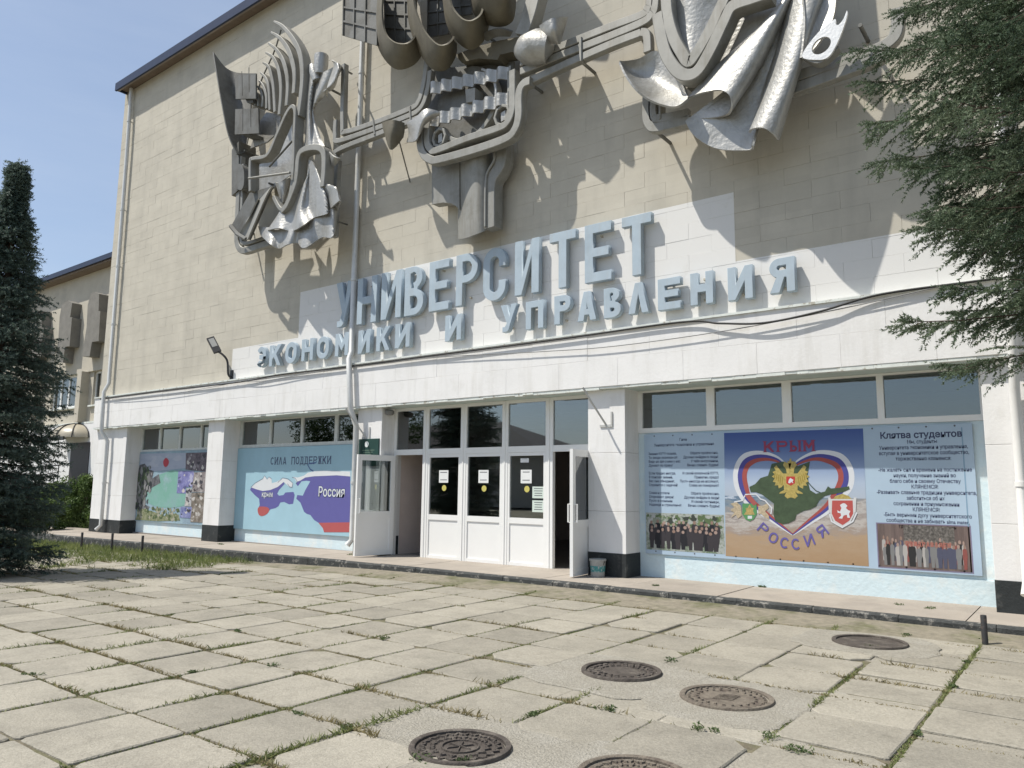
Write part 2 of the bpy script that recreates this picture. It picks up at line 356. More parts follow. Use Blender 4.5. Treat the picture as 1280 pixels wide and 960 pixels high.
# pilasters with black bases
PIL = [(-25.75, -23.75), (-19.2, -18.44), (-13.13, -12.35), (-7.07, -6.33), (-1.09, .1), (4.97, 6.0)]
for a, b in PIL:
    p = MB(); zf = wz((a + b) / 2)
    for z0, z1 in ((zf - .05, 1.2), (1.204, 2.2), (2.204, 3.3)): p.bevbox(a, b, 0, .62, z0, z1, .004)
    po = p.build('pilaster', M_WHITE, BL)
    MB().bevbox(a - .006, b + .006, -.008, .6, zf - .05, .505 - (.05 if a < -20 else 0), .004).build('black_base', M_BLACK, po)
# bays between pilasters: pale blue walls
def bay_wall(a, b):
    zf = wz((a + b) / 2) - .05
    bw = MB().box(a - .01, b + .01, .49, .62, zf, 2.555).build('bay_wall', M_BLUEWALL, BL)
    return bw
BAYS = [(-23.75, -19.2), (-18.44, -13.13), (-6.33, -1.09), (.1, 4.97)]
for a, b in BAYS: bay_wall(a, b)
MB().box(-5.85, -1.09, .455, .489, .06, .44).build('plinth_render', M_BLUEWALL, BL)
# strip windows over the bays
def strip(a, b, panes, z0=2.557, z1=3.297, m=M_OLDFRAME, fw=.05):
    f = MB(); f.box(a, b, .47, .56, z0, panes[0][2]); f.box(a, b, .47, .56, panes[0][3], z1)
    xs = [a] + [v for p in panes for v in p[:2]] + [b]
    for i in range(0, len(xs), 2): f.box(xs[i], xs[i + 1], .47, .56, panes[0][2], panes[0][3])
    fo = f.build('strip_window', m, BL)
    for x0, x1, zb, zt in panes:
        pn = MB().box(x0 - .005, x1 + .005, .51, .518, zb - .005, zt + .005).build('pane', M_GLASS, fo)
    return fo
st = strip(-6.33, -1.09, [(-6.25, -5.06, 2.64, 3.265), (-4.92, -3.81, 2.64, 3.255), (-3.67, -2.44, 2.63, 3.255), (-2.35, -1.16, 2.63, 3.255)], m=M_PVC)
sash = MB()
for x0, x1 in ((-5.0, -3.74), (-3.66, -2.40)):
    pass
strip(-23.75, -19.2, [(-23.68, -22.66, 2.62, 3.265), (-22.58, -21.54, 2.62, 3.265), (-21.46, -20.40, 2.62, 3.265), (-20.31, -19.28, 2.62, 3.265)])
strip(-18.44, -13.13, [(-18.32, -17.1, 2.64, 3.265), (-17.02, -15.8, 2.64, 3.265), (-15.71, -14.5, 2.64, 3.265), (-14.39, -13.2, 2.64, 3.265)])
strip(.1, 4.97, [(.2, 1.35, 2.64, 3.265), (1.42, 2.5, 2.64, 3.265), (2.6, 3.7, 2.64, 3.265), (3.8, 4.87, 2.64, 3.265)], m=M_PVC)
# interior, seen dim through the glass
inn = MB(); inn.box(XL + .3, XR - .1, 8.6, 8.8, 0, 3.4); inn.box(XL + .05, XL + .3, .62, 8.6, 0, 3.4)
for x in (-18.9, -7.0, -.6): inn.box(x, x + .12, .63, 8.6, .1, 3.3)
io = inn.build('interior_walls', M_INT, BL)
MB().box(XL + .3, XR - .1, .62, 8.6, 3.31, 3.336).build('interior_ceiling', M_INT, BL)
MB().box(XL + .3, XR - .1, .40, 8.6, .03, .10).build('interior_floor', M_IFLOOR, BL)
MB().box(-12.55, -12.36, .50, 8.6, .1, 3.30).build('vestibule_wall', M_PINK, BL)
bm_ = MB()
for y in (1.6, 3.2, 4.8): bm_.box(XL + .3, XR - .1, y, y + .2, 3.12, 3.30)
bm_.build('ceiling_beams', M_INT, BL)
# glazed entrance
YE = .38
fr = MB()
MULL = [(-12.35, -12.28), (-11.46, -11.30), (-10.39, -10.23), (-9.30, -9.15), (-8.25, -8.08), (-7.14, -7.07)]
for i, (a, b) in enumerate(MULL):
    fr.bevbox(a, b, YE, YE + .08, .095, 3.298, .006)
    if 0 < i < 5: fr.box((a + b) / 2 - .012, (a + b) / 2 + .012, YE - .012, YE, .10, 3.29)
for i in range(5):
    a, b = MULL[i][1], MULL[i + 1][0]
    fr.box(a, b, YE + .004, YE + .076, 3.235, 3.298); fr.box(a, b, YE + .002, YE + .078, 2.265, 2.385)
EO = fr.build('entrance_frame', M_PVC, BL)
for i in range(5):
    a, b = MULL[i][1], MULL[i + 1][0]
    MB().box(a, b, YE + .035, YE + .043, 2.385, 3.235).build('pane', M_DGLASS, EO)
for i in (1, 2, 3):
    a, b = MULL[i][1] + .002, MULL[i + 1][0] - .002
    d = MB(); st_ = .045
    d.box(a, a + st_, YE + .008, YE + .07, .105, 2.263); d.box(b - st_, b, YE + .008, YE + .07, .105, 2.263)
    d.box(a + st_, b - st_, YE + .01, YE + .068, 2.20, 2.263); d.box(a + st_, b - st_, YE + .01, YE + .068, .90, 1.01); d.box(a + st_, b - st_, YE + .01, YE + .068, .105, .17)
    do = d.build('door_panel', M_PVC, BL)
    MB().box(a + st_, b - st_, YE + .035, YE + .043, 1.01, 2.20).build('pane', M_DGLASS, do)
    MB().box(a + st_, b - st_, YE + .028, YE + .05, .17, .90).build('infill_panel', M_PVC, do)
def leaf(hx, hy, W, ang, side):
    """open door leaf swinging out; local x along the leaf"""
    c, s = math.cos(math.radians(ang)), math.sin(math.radians(ang))
    def T(b, name, m, par):
        b.v = [(hx + p[0] * c - p[1] * s, hy + p[0] * s + p[1] * c, p[2]) for p in b.v]; return b.build(name, m, par)
    d = MB(); st_ = .1
    d.box(0, st_, -.03, .03, .13, 2.25); d.box(W - st_, W, -.03, .03, .13, 2.25)
    for z0, z1 in ((2.13, 2.25), (.93, 1.05), (.13, .24)): d.box(st_, W - st_, -.028, .028, z0, z1)
    do = T(d, 'open_door', M_PVC, BL)
    T(MB().box(st_, W - st_, -.004, .004, 1.05, 2.13), 'pane', M_DGLASS, do)
    T(MB().box(st_, W - st_, -.012, .012, .24, .93), 'infill_panel', M_PVC, do)
    h = MB()
    for sg in (-1, 1):
        h.tube([(W - .05, sg * .03, 1.02), (W - .05, sg * .085, 1.02), (W - .05, sg * .085, 1.32), (W - .05, sg * .03, 1.32)], .014, 8)
    T(h, 'handle', M_PVC, do)
    return do, T
dl, TL = leaf(-12.235, .31, .93, 259, -1)
dr, TR = leaf(-7.13, .35, .96, 276, 1)
M_PAPER = flat('paper', (.74, .75, .74)); M_INK = flat('ink', (.10, .10, .12)); M_YEL = flat('yellow_sticker', (.56, .50, .14))

# ================================================================ ground
M_DIRT = mat('dusty_asphalt', (.235, .21, .16), .95, var=.25, scale=9, bump=.6, bscale=90, col2=(.13, .13, .07), c2scale=1.1, c2lo=.48, c2hi=.62)
M_SLAB = mat('concrete_slab', (.315, .292, .242), .92, var=.18, scale=42, bump=.9, bscale=75, col2=(.225, .21, .175), c2scale=1.4, c2lo=.44, c2hi=.72, rnd=.12, spec=.2, bdist=.008, streak=(.5, (.20, .185, .15), (7, 7, 7)))
M_PATCH = mat('pebbly_concrete', (.29, .27, .225), .95, var=.25, scale=40, bump=.9, bscale=70, col2=(.34, .32, .275), c2scale=3, c2lo=.45, c2hi=.7)
M_WALK = mat('walkway_concrete', (.34, .30, .255), .92, var=.08, scale=3, bump=.4, bscale=50, col2=(.28, .25, .215), c2scale=1.8, c2lo=.5, c2hi=.7, rnd=.05)
M_KERB = mat('painted_kerb', (.05, .053, .052), .85, var=.3, scale=7, col2=(.22, .21, .19), c2scale=8, c2lo=.54, c2hi=.62, bump=.6, bscale=40)
g = MB(); xs = [-600, -200, -60, -40, -30, -25, -20, -16, -12, -9, 0, 60, 600]; ys = [-600, -100, -30, 0, 30, 600]
for x in xs:
    for y in ys: g.v.append((x, y, max(gz(x), -.5) - .02))
for i in range(len(xs) - 1):
    for j in range(len(ys) - 1): a = i * len(ys) + j; g.f.append((a, a + len(ys), a + len(ys) + 1, a + 1))
ground = structure(g.build('ground', M_DIRT, org=(0, 0, 0)))
# concrete paving slabs on a 0.73 m grid
bed = MB()
for k in range(31):
    x = -24 + 27.5 * k / 30; bed.v += [(x, -13, gz(x) - .015), (x, -1.19 - .75 if x > -7 else -1.19 + (x + 7) * .021 - .75, gz(x) - .015)]
bed.f = [(2 * k, 2 * k + 2, 2 * k + 3, 2 * k + 1) for k in range(30)]
pav = structure(bed.build('plaza_paving', mat('joint_soil', (.15, .13, .09), .95, var=.35, scale=12, bump=.6, bscale=60, col2=(.12, .12, .06), c2scale=2.0, c2lo=.45, c2hi=.6), org=(0, 0, 0)))
GX0, GP = -1.075, .737
def slab_mesh(seed, sx=.708, sy=.70):
    r = random.Random(seed); vs = []; hx, hy = sx / 2, sy / 2
    ring = []
    for (cx, cy) in ((-hx, -hy), (hx, -hy), (hx, hy), (-hx, hy)): ring.append((cx + r.uniform(-.008, .008), cy + r.uniform(-.008, .008)))
    pts = []; cut = [r.choice((.03, .03, .04, .05, .12, .2)) if r.random() < .6 else .03 for _ in range(4)]
    for i in range(4):
        a, b = ring[i], ring[(i + 1) % 4]
        for t in (cut[i], .22, .35, .5, .68, .8, 1 - cut[(i + 1) % 4]):
            pts.append((a[0] + (b[0] - a[0]) * t + r.uniform(-.004, .004), a[1] + (b[1] - a[1]) * t + r.uniform(-.004, .004)))
    n = len(pts); vs = [(x, y, -.06) for x, y in pts] + [(x, y, -.008) for x, y in pts] + [(x * .975, y * .975, 0) for x, y in pts]
    fs = [tuple(range(2 * n, 3 * n))] + [(k * n + i, k * n + (i + 1) % n, (k + 1) * n + (i + 1) % n, (k + 1) * n + i) for k in (0, 1) for i in range(n)]
    me = bpy.data.meshes.new('slab'); me.from_pydata(vs, [], fs); me.materials.append(M_SLAB); return me
SM = [slab_mesh(s) for s in range(18)]
HOLES = [(-3.23, -7.75, .35), (-3.41, -5.41, .36), (-2.38, -5.61, .38), (-2.01, -2.61, .38), (-2.17, -7.50, .34)]
def kerb_y(x):
    return -1.19 if x > -7 else -1.19 + (x + 7) * .021
slabs = []; JX = []
cx_, cy_, cz_ = 0, -11.5, 1.595
for i in range(-5, 28):
    xc = GX0 - GP * (i + .5)
    jx = random.uniform(-.012, .012); oy = random.uniform(-.025, .025) + (.2 if i <= 0 else 0)
    for j in range(16):
        yc = -11.955 + .733 * j + oy + random.uniform(-.006, .006)
        lim = kerb_y(xc) - (.62 if xc > -7 else .12)
        if yc + .36 > lim: continue
        skip = False
        for hx, hy, hr in HOLES:
            if abs(xc - hx) < hr + .1 and abs(yc - hy) < hr + .1: skip = True
        if skip: continue
        slabs.append((xc + jx, yc))
def seen(x, y):
    d = Vector((x - cx_, y - cy_, -cz_)); zz = d.dot(fwd)
    if zz < .3: return None
    u = d.dot(right) / zz * 950 + 640; v = d.dot(down) / zz * 950 + 480
    return (u, v, zz)
def key(s):
    q = seen(*s)
    if q is None or q[0] < -60 or q[0] > 1340 or q[1] > 1010: return 1e6
    return q[2]
slabs.sort(key=key); rest = MB()
for i, (x, y) in enumerate(slabs):
    loc = Vector((x, y, gz(x) + random.uniform(-.008, .007))); rot = (random.uniform(-.012, .012), random.uniform(-.012, .012), random.choice((0, math.pi / 2, math.pi)) * 0 + random.uniform(-.006, .006))
    me = random.choice(SM)
    if i < 300:
        o = bpy.data.objects.new('slab', me); COL.objects.link(o); o.parent = pav; o.location = loc; o.rotation_euler = rot
    else:
        rest.add([(v.co.x + x, v.co.y + y, v.co.z + loc.z) for v in me.vertices], [tuple(p.vertices) for p in me.polygons])
o = rest.build('slabs', M_SLAB, pav); o['kind'] = 'stuff'
# cast concrete patches round the manholes, and asphalt strip along the kerb
def patch(name, cx, cy, rx, ry, h, seed, m=M_PATCH, n=40, sq=3.0):
    r = random.Random(seed); p = MB(); ang = [2 * math.pi * k / n for k in range(n)]
    prof = []
    for a in ang:
        c, s = math.cos(a), math.sin(a); k = (abs(c) ** sq + abs(s) ** sq) ** (-1 / sq); k *= 1 + r.uniform(-.05, .05); prof.append((cx + c * k * rx, cy + s * k * ry))
    vs = [(x, y, -.05) for x, y in prof] + [(x, y, h - .006) for x, y in prof] + [(cx + (x - cx) * .97, cy + (y - cy) * .97, h) for x, y in prof]
    p.add(vs, [tuple(range(2 * n, 3 * n))] + [(k * n + i, k * n + (i + 1) % n, (k + 1) * n + (i + 1) % n, (k + 1) * n + i) for k in (0, 1) for i in range(n)])
    return p.build(name, m, pav)
for k_, (hx_, hy_, hr_) in enumerate(HOLES): patch('concrete_infill', hx_, hy_, .86, .86, -.009 - .0008 * k_, 20 + k_, sq=7)
patch('concrete_patch', -3.23, -7.73, .66, .62, -.004, 1)
patch('concrete_patch', -3.42, -5.50, .73, .66, .006, 2)
patch('concrete_patch', -2.36, -5.66, .58, .64, .002, 3)
patch('concrete_patch', -2.05, -2.62, .70, .60, .014, 4)
patch('concrete_patch', -2.2, -7.48, .58, .50, -.002, 5)
# walkway and kerb
wk = MB(); n = 40
X0, X1 = -30, 6
for i in range(n + 1):
    x = X0 + (X1 - X0) * i / n; wk.v += [(x, kerb_y(x) + .13, wz(x) - .012), (x, .64, wz(x) - .012), (x, kerb_y(x) + .13, -.2), (x, .64, -.2)]
for i in range(n): a = 4 * i; wk.f += [(a, a + 4, a + 5, a + 1), (a + 2, a + 3, a + 7, a + 6), (a, a + 2, a + 6, a + 4), (a + 1, a + 5, a + 7, a + 3)]
wk.f += [(0, 1, 3, 2), (4 * n, 4 * n + 2, 4 * n + 3, 4 * n + 1)]
walk = structure(wk.build('walkway', mat('walkway_joint', (.16, .14, .12), .95), org=(0, 0, 0)))
x = -30
while x < 5:
    wd = 1.51; s = MB(); a, b = x + .006, x + wd - .006
    q = [(a, kerb_y(a) + .132), (b, kerb_y(b) + .132), (b, .638), (a, .638)]
    dz = random.uniform(-.004, .004)
    s.add([(px, py, wz(px) - .05) for px, py in q] + [(px, py, wz(px) + dz) for px, py in q], [(4, 5, 6, 7), (0, 1, 5, 4), (1, 2, 6, 5), (2, 3, 7, 6), (3, 0, 4, 7)])
    s.build('walkway_slab', M_WALK, walk); x += wd
kb = structure(thing('kerb', (0, 0, 0), None, None)); del kb['kind']; kb['kind'] = 'structure'
x = -30
while x < 5:
    wd = 1.0; a, b = x + .004, x + wd - .004; s = MB(); dz = random.uniform(-.006, .006); dy = random.uniform(-.008, .008)
    ka, kb_ = kerb_y(a) + dy, kerb_y(b) + dy
    vs = [(a, ka, -.2), (a, ka, wz(a) - .02 + dz), (a, ka + .02, wz(a) + .003 + dz), (a, ka + .128, wz(a) + .003 + dz), (a, ka + .128, -.2)]
    vs += [(b, kb_, -.2), (b, kb_, wz(b) - .02 + dz), (b, kb_ + .02, wz(b) + .003 + dz), (b, kb_ + .128, wz(b) + .003 + dz), (b, kb_ + .128, -.2)]
    s.add(vs, [(0, 5, 6, 1), (1, 6, 7, 2), (2, 7, 8, 3), (3, 8, 9, 4), (0, 1, 2, 3, 4), (9, 8, 7, 6, 5)])
    s.build('kerb_stone', M_KERB, kb); x += wd
vs_ = MB()
for k in range(41):
    x = -14 + 19.5 * k / 40; rise = .045 * min(1, max(0, (x + 14) / 3)); vs_.v += [(x, kerb_y(x) + .05, gz(x) - .006 + rise), (x, kerb_y(x) - .35, gz(x) - .01 + rise * .55), (x, kerb_y(x) - .80, gz(x) - .013)]
for k in range(40): a = 3 * k; vs_.f += [(a, a + 3, a + 4, a + 1), (a + 1, a + 4, a + 5, a + 2)]
structure(vs_.build('kerb_verge', M_DIRT, smooth=True, org=(0, 0, 0)))
# manhole covers
M_IRON = mat('rusty_cast_iron', (.085, .072, .062), .75, metal=.25, var=.3, scale=14, bump=.5, bscale=80, col2=(.16, .14, .118), c2scale=6, c2lo=.5, c2hi=.65)
M_DUSTY = mat('dusty_cast_iron', (.17, .145, .115), .9, metal=.1, var=.3, scale=14, bump=.6, bscale=60, col2=(.10, .08, .065), c2scale=9, c2lo=.5, c2hi=.62)
def manhole(x, y, r, z, label, style, m):
    t = thing('manhole_cover', (x, y, z), label, 'manhole cover', 'manhole covers in the paving'); c = (x, y, z)
    MB().lathe([(r * .88, -.02), (r * .88, .016), (r * .9, .02), (r * .985, .02), (r, .012), (r, -.05)], c, 48).build('rim', m, t, True)
    lid = MB().lathe([(.001, .004), (r * .3, .004), (r * .86, .002), (r * .868, -.02)], c, 48).build('lid', m, t, True)
    s = MB()
    def blk(px, py, a, l_, w_, h=.014):
        ca, sa = math.cos(a), math.sin(a); vs = []
        for zz, k in ((0, 1), (h, .8)):
            for i, j in ((-1, -1), (1, -1), (1, 1), (-1, 1)): u, v = i * l_ / 2 * k, j * w_ / 2 * k; vs.append((x + px + u * ca - v * sa, y + py + u * sa + v * ca, z + zz))
        s.add(vs, [(4, 5, 6, 7), (0, 1, 5, 4), (1, 2, 6, 5), (2, 3, 7, 6), (3, 0, 4, 7)])
    if style == 'wave':
        for rr, nn in ((.74, 22), (.55, 16)):
            for k in range(nn):
                a = 2 * math.pi * k / nn; blk(rr * r * math.cos(a), rr * r * math.sin(a), a + .75, r * .17, r * .05); blk(rr * r * math.cos(a + .1), rr * r * math.sin(a + .1), a - .55, r * .12, r * .05)
        for k in range(40):
            a = 2 * math.pi * k / 40; blk(.36 * r * math.cos(a), .36 * r * math.sin(a), a + math.pi / 2, r * .06, r * .03)
        for k in range(3): blk(.0, .0, k * 1.05, r * .62, r * .03)
    elif style == 'studs':
        for rr, nn in ((.74, 26), (.56, 20)):
            for k in range(nn): a = 2 * math.pi * k / nn; blk(rr * r * math.cos(a), rr * r * math.sin(a), a, r * .12, r * .11)
    elif style == 'dots':
        for rr, nn in ((.8, 30), (.62, 22)):
            for k in range(nn): a = 2 * math.pi * (k + .5 * (rr < .7)) / nn; blk(rr * r * math.cos(a), rr * r * math.sin(a), a, r * .06, r * .06)
        for k in range(5): blk(0, -.2 * r + k * .1 * r, .2, r * .5, r * .03)
    if s.v: s.build('raised_pattern', m, lid)['kind'] = 'stuff'
manhole(-3.23, -7.75, .318, .0, 'round iron manhole cover with wavy raised ribs and a ringed cross in the middle', 'wave', M_IRON)
manhole(-3.41, -5.41, .35, .01, 'dark manhole cover with square studs round a smooth centre, set in a pebbly patch', 'studs', M_IRON)
manhole(-2.38, -5.61, .355, .0, 'dusty brown manhole cover half buried in dirt beside the studded one', 'dots', M_DUSTY)
manhole(-2.01, -2.61, .37, .015, 'smooth rusty manhole cover in a raised cracked concrete collar near the kerb', 'plain', M_IRON)
manhole(-2.17, -7.50, .32, -.004, 'dirt rimmed manhole cover with dry grass round its edge next to the wavy ribbed one', 'wave', M_DUSTY)

# ================================================================ raised facade lettering
M_LET = mat('sign_blue_face', (.395, .475, .54), .6, var=.06, scale=4, col2=(.34, .42, .48), c2scale=2.5, streak=(.35, (.36, .37, .36), (9, 9, 1.2)))
def arc(cx, cy, rx, ry, a0, a1, n=10):
    return [(cx + rx * math.cos(math.radians(a0 + (a1 - a0) * k / n)), cy + ry * math.sin(math.radians(a0 + (a1 - a0) * k / n))) for k in range(n + 1)]
def glyph(ch, W, H, t):
    m = H / 2
    if ch == 'Н': return [[(0, 0), (t, 0), (t, m - t / 2), (W - t, m - t / 2), (W - t, 0), (W, 0), (W, H), (W - t, H), (W - t, m + t / 2), (t, m + t / 2), (t, H), (0, H)]]
    if ch == 'И': return [[(0, 0), (t * .95, 0), (W - t, H - 1.9 * t), (W - t, 0), (W, 0), (W, H), (W - t * .95, H), (t, 1.9 * t), (t, H), (0, H)]]
    if ch == 'Т': return [[(W / 2 - t / 2, 0), (W / 2 + t / 2, 0), (W / 2 + t / 2, H - t), (W, H - t), (W, H), (0, H), (0, H - t), (W / 2 - t / 2, H - t)]]
    if ch == 'Е': return [[(0, 0), (W, 0), (W, t), (t, t), (t, m - t * .45), (W * .9, m - t * .45), (W * .9, m + t * .5), (t, m + t * .5), (t, H - t), (W, H - t), (W, H), (0, H)]]
    if ch == 'П': return [[(0, 0), (t, 0), (t, H - t), (W - t, H - t), (W - t, 0), (W, 0), (W, H), (0, H)]]
    if ch == 'Г': return [[(0, 0), (t, 0), (t, H - t), (W, H - t), (W, H), (0, H)]]
    if ch == 'Л': return [[(0, 0), (t * 1.05, 0), (W / 2, H - 1.5 * t), (W - t * 1.05, 0), (W, 0), (W / 2 + t * .5, H), (W / 2 - t * .5, H)]]
    if ch == 'А':
        f = lambda z: (W / 2 - t * .5) * z / H; yb, yt = H * .2, H * .2 + t * .8
        return [[(0, 0), (t * 1.05, 0), (f(yb) + t * 1.0, yb), (W - f(yb) - t * 1.0, yb), (W - t * 1.05, 0), (W, 0), (W / 2 + t * .5, H), (W / 2 - t * .5, H)],
                [(f(yt) + t * 1.0, yt), (W - f(yt) - t * 1.0, yt), (W / 2, H - 1.6 * t)]]
    if ch == 'У': return [[(0, H), (t * 1.15, H), (W * .56, H * .52), (W - t * 1.1, H), (W, H), (W * .55, H * .16)] + arc(W * .3, H * .16, W * .25, H * .16, -10, -80, 5) + [(W * .12, 0), (W * .12, t * .8), (W * .27, t * .8), (W * .40, H * .31)]]
    if ch == 'К': return [[(0, 0), (t, 0), (t, .31 * H), (t + .13 * W, .43 * H), (W - 1.15 * t, 0), (W, 0), (W * .58, .56 * H), (W, H), (W - 1.2 * t, H), (t, .58 * H), (t, H), (0, H)]]
    if ch == 'М': return [[(0, 0), (t, 0), (t, H - 2.1 * t), (W / 2, H * .22), (W - t, H - 2.1 * t), (W - t, 0), (W, 0), (W, H), (W - t * .9, H), (W / 2, H * .55), (t * .9, H), (0, H)]]
    if ch == 'О':
        o = arc(W / 2, H - W / 2, W / 2, W / 2, 0, 180, 14) + arc(W / 2, W / 2, W / 2, W / 2, 180, 360, 14); r = W / 2 - t
        return [o, arc(W / 2, H - W / 2, r, r, 0, 180, 12) + arc(W / 2, W / 2, r, r, 180, 360, 12)]
    if ch in 'СЭ':
        r = W / 2; q = max(r - t, .02)
        if W / H > .62:
            o = arc(W / 2, m, W / 2, m, 42, 318, 26); i_ = arc(W / 2, m, W / 2 - t, m - t, 318, 180, 13); j_ = arc(W / 2, m, W / 2 - t, m - t, 180, 42, 13)
            o = o + i_ + ([(t, m - t * .45), (W * .66, m - t * .45), (W * .66, m + t * .45), (t, m + t * .45)] if ch == 'Э' else []) + j_
            return [[(W - x, y) for x, y in o][::-1]] if ch == 'Э' else [o]
        o = [(W, H - r - H * .1)] + arc(r, H - r, r, r, 0, 180, 14) + arc(r, r, r, r, 180, 360, 14) + [(W, r + H * .1), (W - t, r + H * .1)] + arc(r, r, q, q, 360, 180, 12)
        if ch == 'Э': o += [(t, m - t * .45), (W * .68, m - t * .45), (W * .68, m + t * .45), (t, m + t * .45)]
        o += arc(r, H - r, q, q, 180, 0, 12) + [(W - t, H - r - H * .1)]
        if ch == 'Э': o = [(W - x, y) for x, y in o][::-1]
        return [o]
    if ch == 'Р' or ch == 'Я':
        hb = H * .56; r = hb / 2; rr = min(r, W * .55); q = rr - t * .9
        o = [(0, 0), (t, 0), (t, H - hb), (W - rr, H - hb)] + arc(W - rr, H - r, rr, r, -90, 90, 12) + [(0, H)]
        i = [(t, H - hb + t * .9), (W - rr, H - hb + t * .9)] + arc(W - rr, H - r, q, r - t * .9, -90, 90, 10) + [(t, H - t * .9)]
        if ch == 'Я':
            o = [(0, 0), (t, 0), (t, H - hb), (W * .42, H - hb), (W - t * 1.15, 0), (W, 0), (W * .72, H - hb + .01)] + arc(W - rr, H - r, rr, r, -60, 90, 12) + [(0, H)]
            o = [(W - x, y) for x, y in o][::-1]; i = [(W - x, y) for x, y in i][::-1]
        return [o, i]
    if ch == 'В':
        hb = H * .53; ht = H - hb; rb, rt = hb / 2, ht / 2; k = W * .5
        o = [(0, 0), (W - k, 0)] + arc(W - k, rb, k, rb, -90, 70, 10) + arc(W - k - W * .05, H - rt, k * .95, rt, -60, 90, 10) + [(0, H)]
        s = t * .85
        i1 = [(t, s), (W - k, s)] + arc(W - k, rb, k - t, rb - s, -90, 90, 8) + [(t, hb - s)]
        i2 = [(t, hb + s * .15), (W - k, hb + s * .15)] + arc(W - k - W * .05, H - rt + s * .1, k * .95 - t, rt - s * .9, -90, 90, 8) + [(t, H - s)]
        return [o, i1, i2]
    if ch == 'Ы':
        w2 = W * .66; hb = H * .56; r = hb / 2
        o = [(0, 0), (w2 - r, 0)] + arc(w2 - r, r, r, r, -90, 90, 10) + [(t, hb), (t, H), (0, H)]
        i = [(t, t * .9), (w2 - r, t * .9)] + arc(w2 - r, r, r - t, r - t * .9, -90, 90, 8) + [(t, hb - t * .9)]
        return [o, i, [(W - t, 0), (W, 0), (W, H), (W - t, H)]]
    if ch == 'Ж':
        return [[(0, 0), (t * 1.1, 0), (W * .38, H * .42), (W * .5 - t / 2, H * .42), (W * .5 - t / 2, 0), (W * .5 + t / 2, 0), (W * .5 + t / 2, H * .42), (W * .62, H * .42), (W - t * 1.1, 0), (W, 0), (W * .74, H * .52), (W, H), (W - t * 1.1, H), (W * .62, H * .6), (W * .5 + t / 2, H * .6), (W * .5 + t / 2, H), (W * .5 - t / 2, H), (W * .5 - t / 2, H * .6), (W * .38, H * .6), (t * 1.1, H), (0, H), (W * .26, H * .52)]]
    if ch == 'Д':
        return [[(0, -H * .16), (t * .7, -H * .16), (t * .7, 0), (W - t * .7, 0), (W - t * .7, -H * .16), (W, -H * .16), (W, t * .8), (W * .88, t * .8), (W * .88, H), (W * .25, H), (W * .2, H * .4), (W * .12, t * .8), (0, t * .8)],
                [(W * .3, t * .8), (W * .88 - t, t * .8), (W * .88 - t, H - t * .8), (W * .42, H - t * .8), (W * .38, H * .4)]]
    return [[(0, 0), (W, 0), (W, H), (0, H)]]
def sign(label, rows, z0, H, t, loc):
    S = thing('raised_sign', loc, label, 'sign')
    for ch, x0, x1 in rows:
        me = fill2d(glyph(ch, x1 - x0, H, t), ext=.055, bevel=.004); upright(me, x0, -.115, z0 + random.uniform(-.012, .012)); lo = put('letter', me, M_LET, S)
        b = MB()
        for zz in (z0 + H * .15, z0 + H * .8): b.box((x0 + x1) / 2 - .015, (x0 + x1) / 2 + .015, -.06, .01, zz, zz + .03)
        if ch not in 'ОС': b.build('mounting_bracket', M_MORTAR, lo)
R1 = [('У', -13.86, -13.28), ('Н', -13.11, -12.48), ('И', -12.32, -11.70), ('В', -11.59, -11.03), ('Е', -10.86, -10.31), ('Р', -10.11, -9.54), ('С', -9.39, -8.83), ('И', -8.60, -8.04), ('Т', -7.79, -7.22), ('Е', -7.02, -6.48), ('Т', -6.26, -5.70)]
R2 = [('Э', -16.92, -16.5), ('К', -16.35, -15.88), ('О', -15.7, -15.26), ('Н', -15.06, -14.63), ('О', -14.49, -14.05), ('М', -13.82, -13.37), ('И', -13.03, -12.64), ('К', -12.43, -12.01), ('И', -11.84, -11.4), ('И', -10.38, -9.95), ('У', -8.93, -8.56), ('П', -8.33, -7.93), ('Р', -7.68, -7.33), ('А', -7.18, -6.79), ('В', -6.63, -6.30), ('Л', -6.15, -5.77), ('Е', -5.59, -5.19), ('Н', -5.01, -4.63), ('И', -4.38, -3.99), ('Я', -3.72, -3.35)]
sign('large blue raised letters reading УНИВЕРСИТЕТ on the white painted wall', R1, 5.225, 1.06, .165, (-9.8, -.1, 5.2))
sign('smaller blue raised letters reading ЭКОНОМИКИ И УПРАВЛЕНИЯ above the white band', R2, 4.545, .525, .118, (-10.2, -.1, 4.5))
# ================================================================ downpipes, cables, lamp, holders
def downpipe(pts, label, m, r=.055):
    t = thing('downpipe', pts[-1], label, 'downpipe'); MB().tube(pts, r, 12).build('pipe', m, t, True)
    for i in range(len(pts) - 1):
        a, b = Vector(pts[i]), Vector(pts[i + 1]); n = int((a - b).length / 2.0)
        for k in range(1, n + 1):
            p = a + (b - a) * (k / (n + 1)); d = (b - a).normalized() * .03
            MB().tube([p - d, p + d], r * 1.18, 12).build('collar', m, t, True)
            if p.z > 4.4 or p.z < 3: MB().box(p.x - .012, p.x + .012, p.y, .02, p.z - .012, p.z + .012).build('wall_bracket', m, t)
    return t
downpipe([(-25.1, -.12, 14.88), (-25.02, -.12, 12.5), (-24.95, -.12, 4.75), (-24.93, -.26, 4.45), (-24.88, -.26, 3.2), (-24.72, -.12, 2.9), (-24.70, -.12, .28), (-24.82, -.20, .14)], 'pale downpipe at the far end of the facade below the eaves corner', M_PIPE, .06)
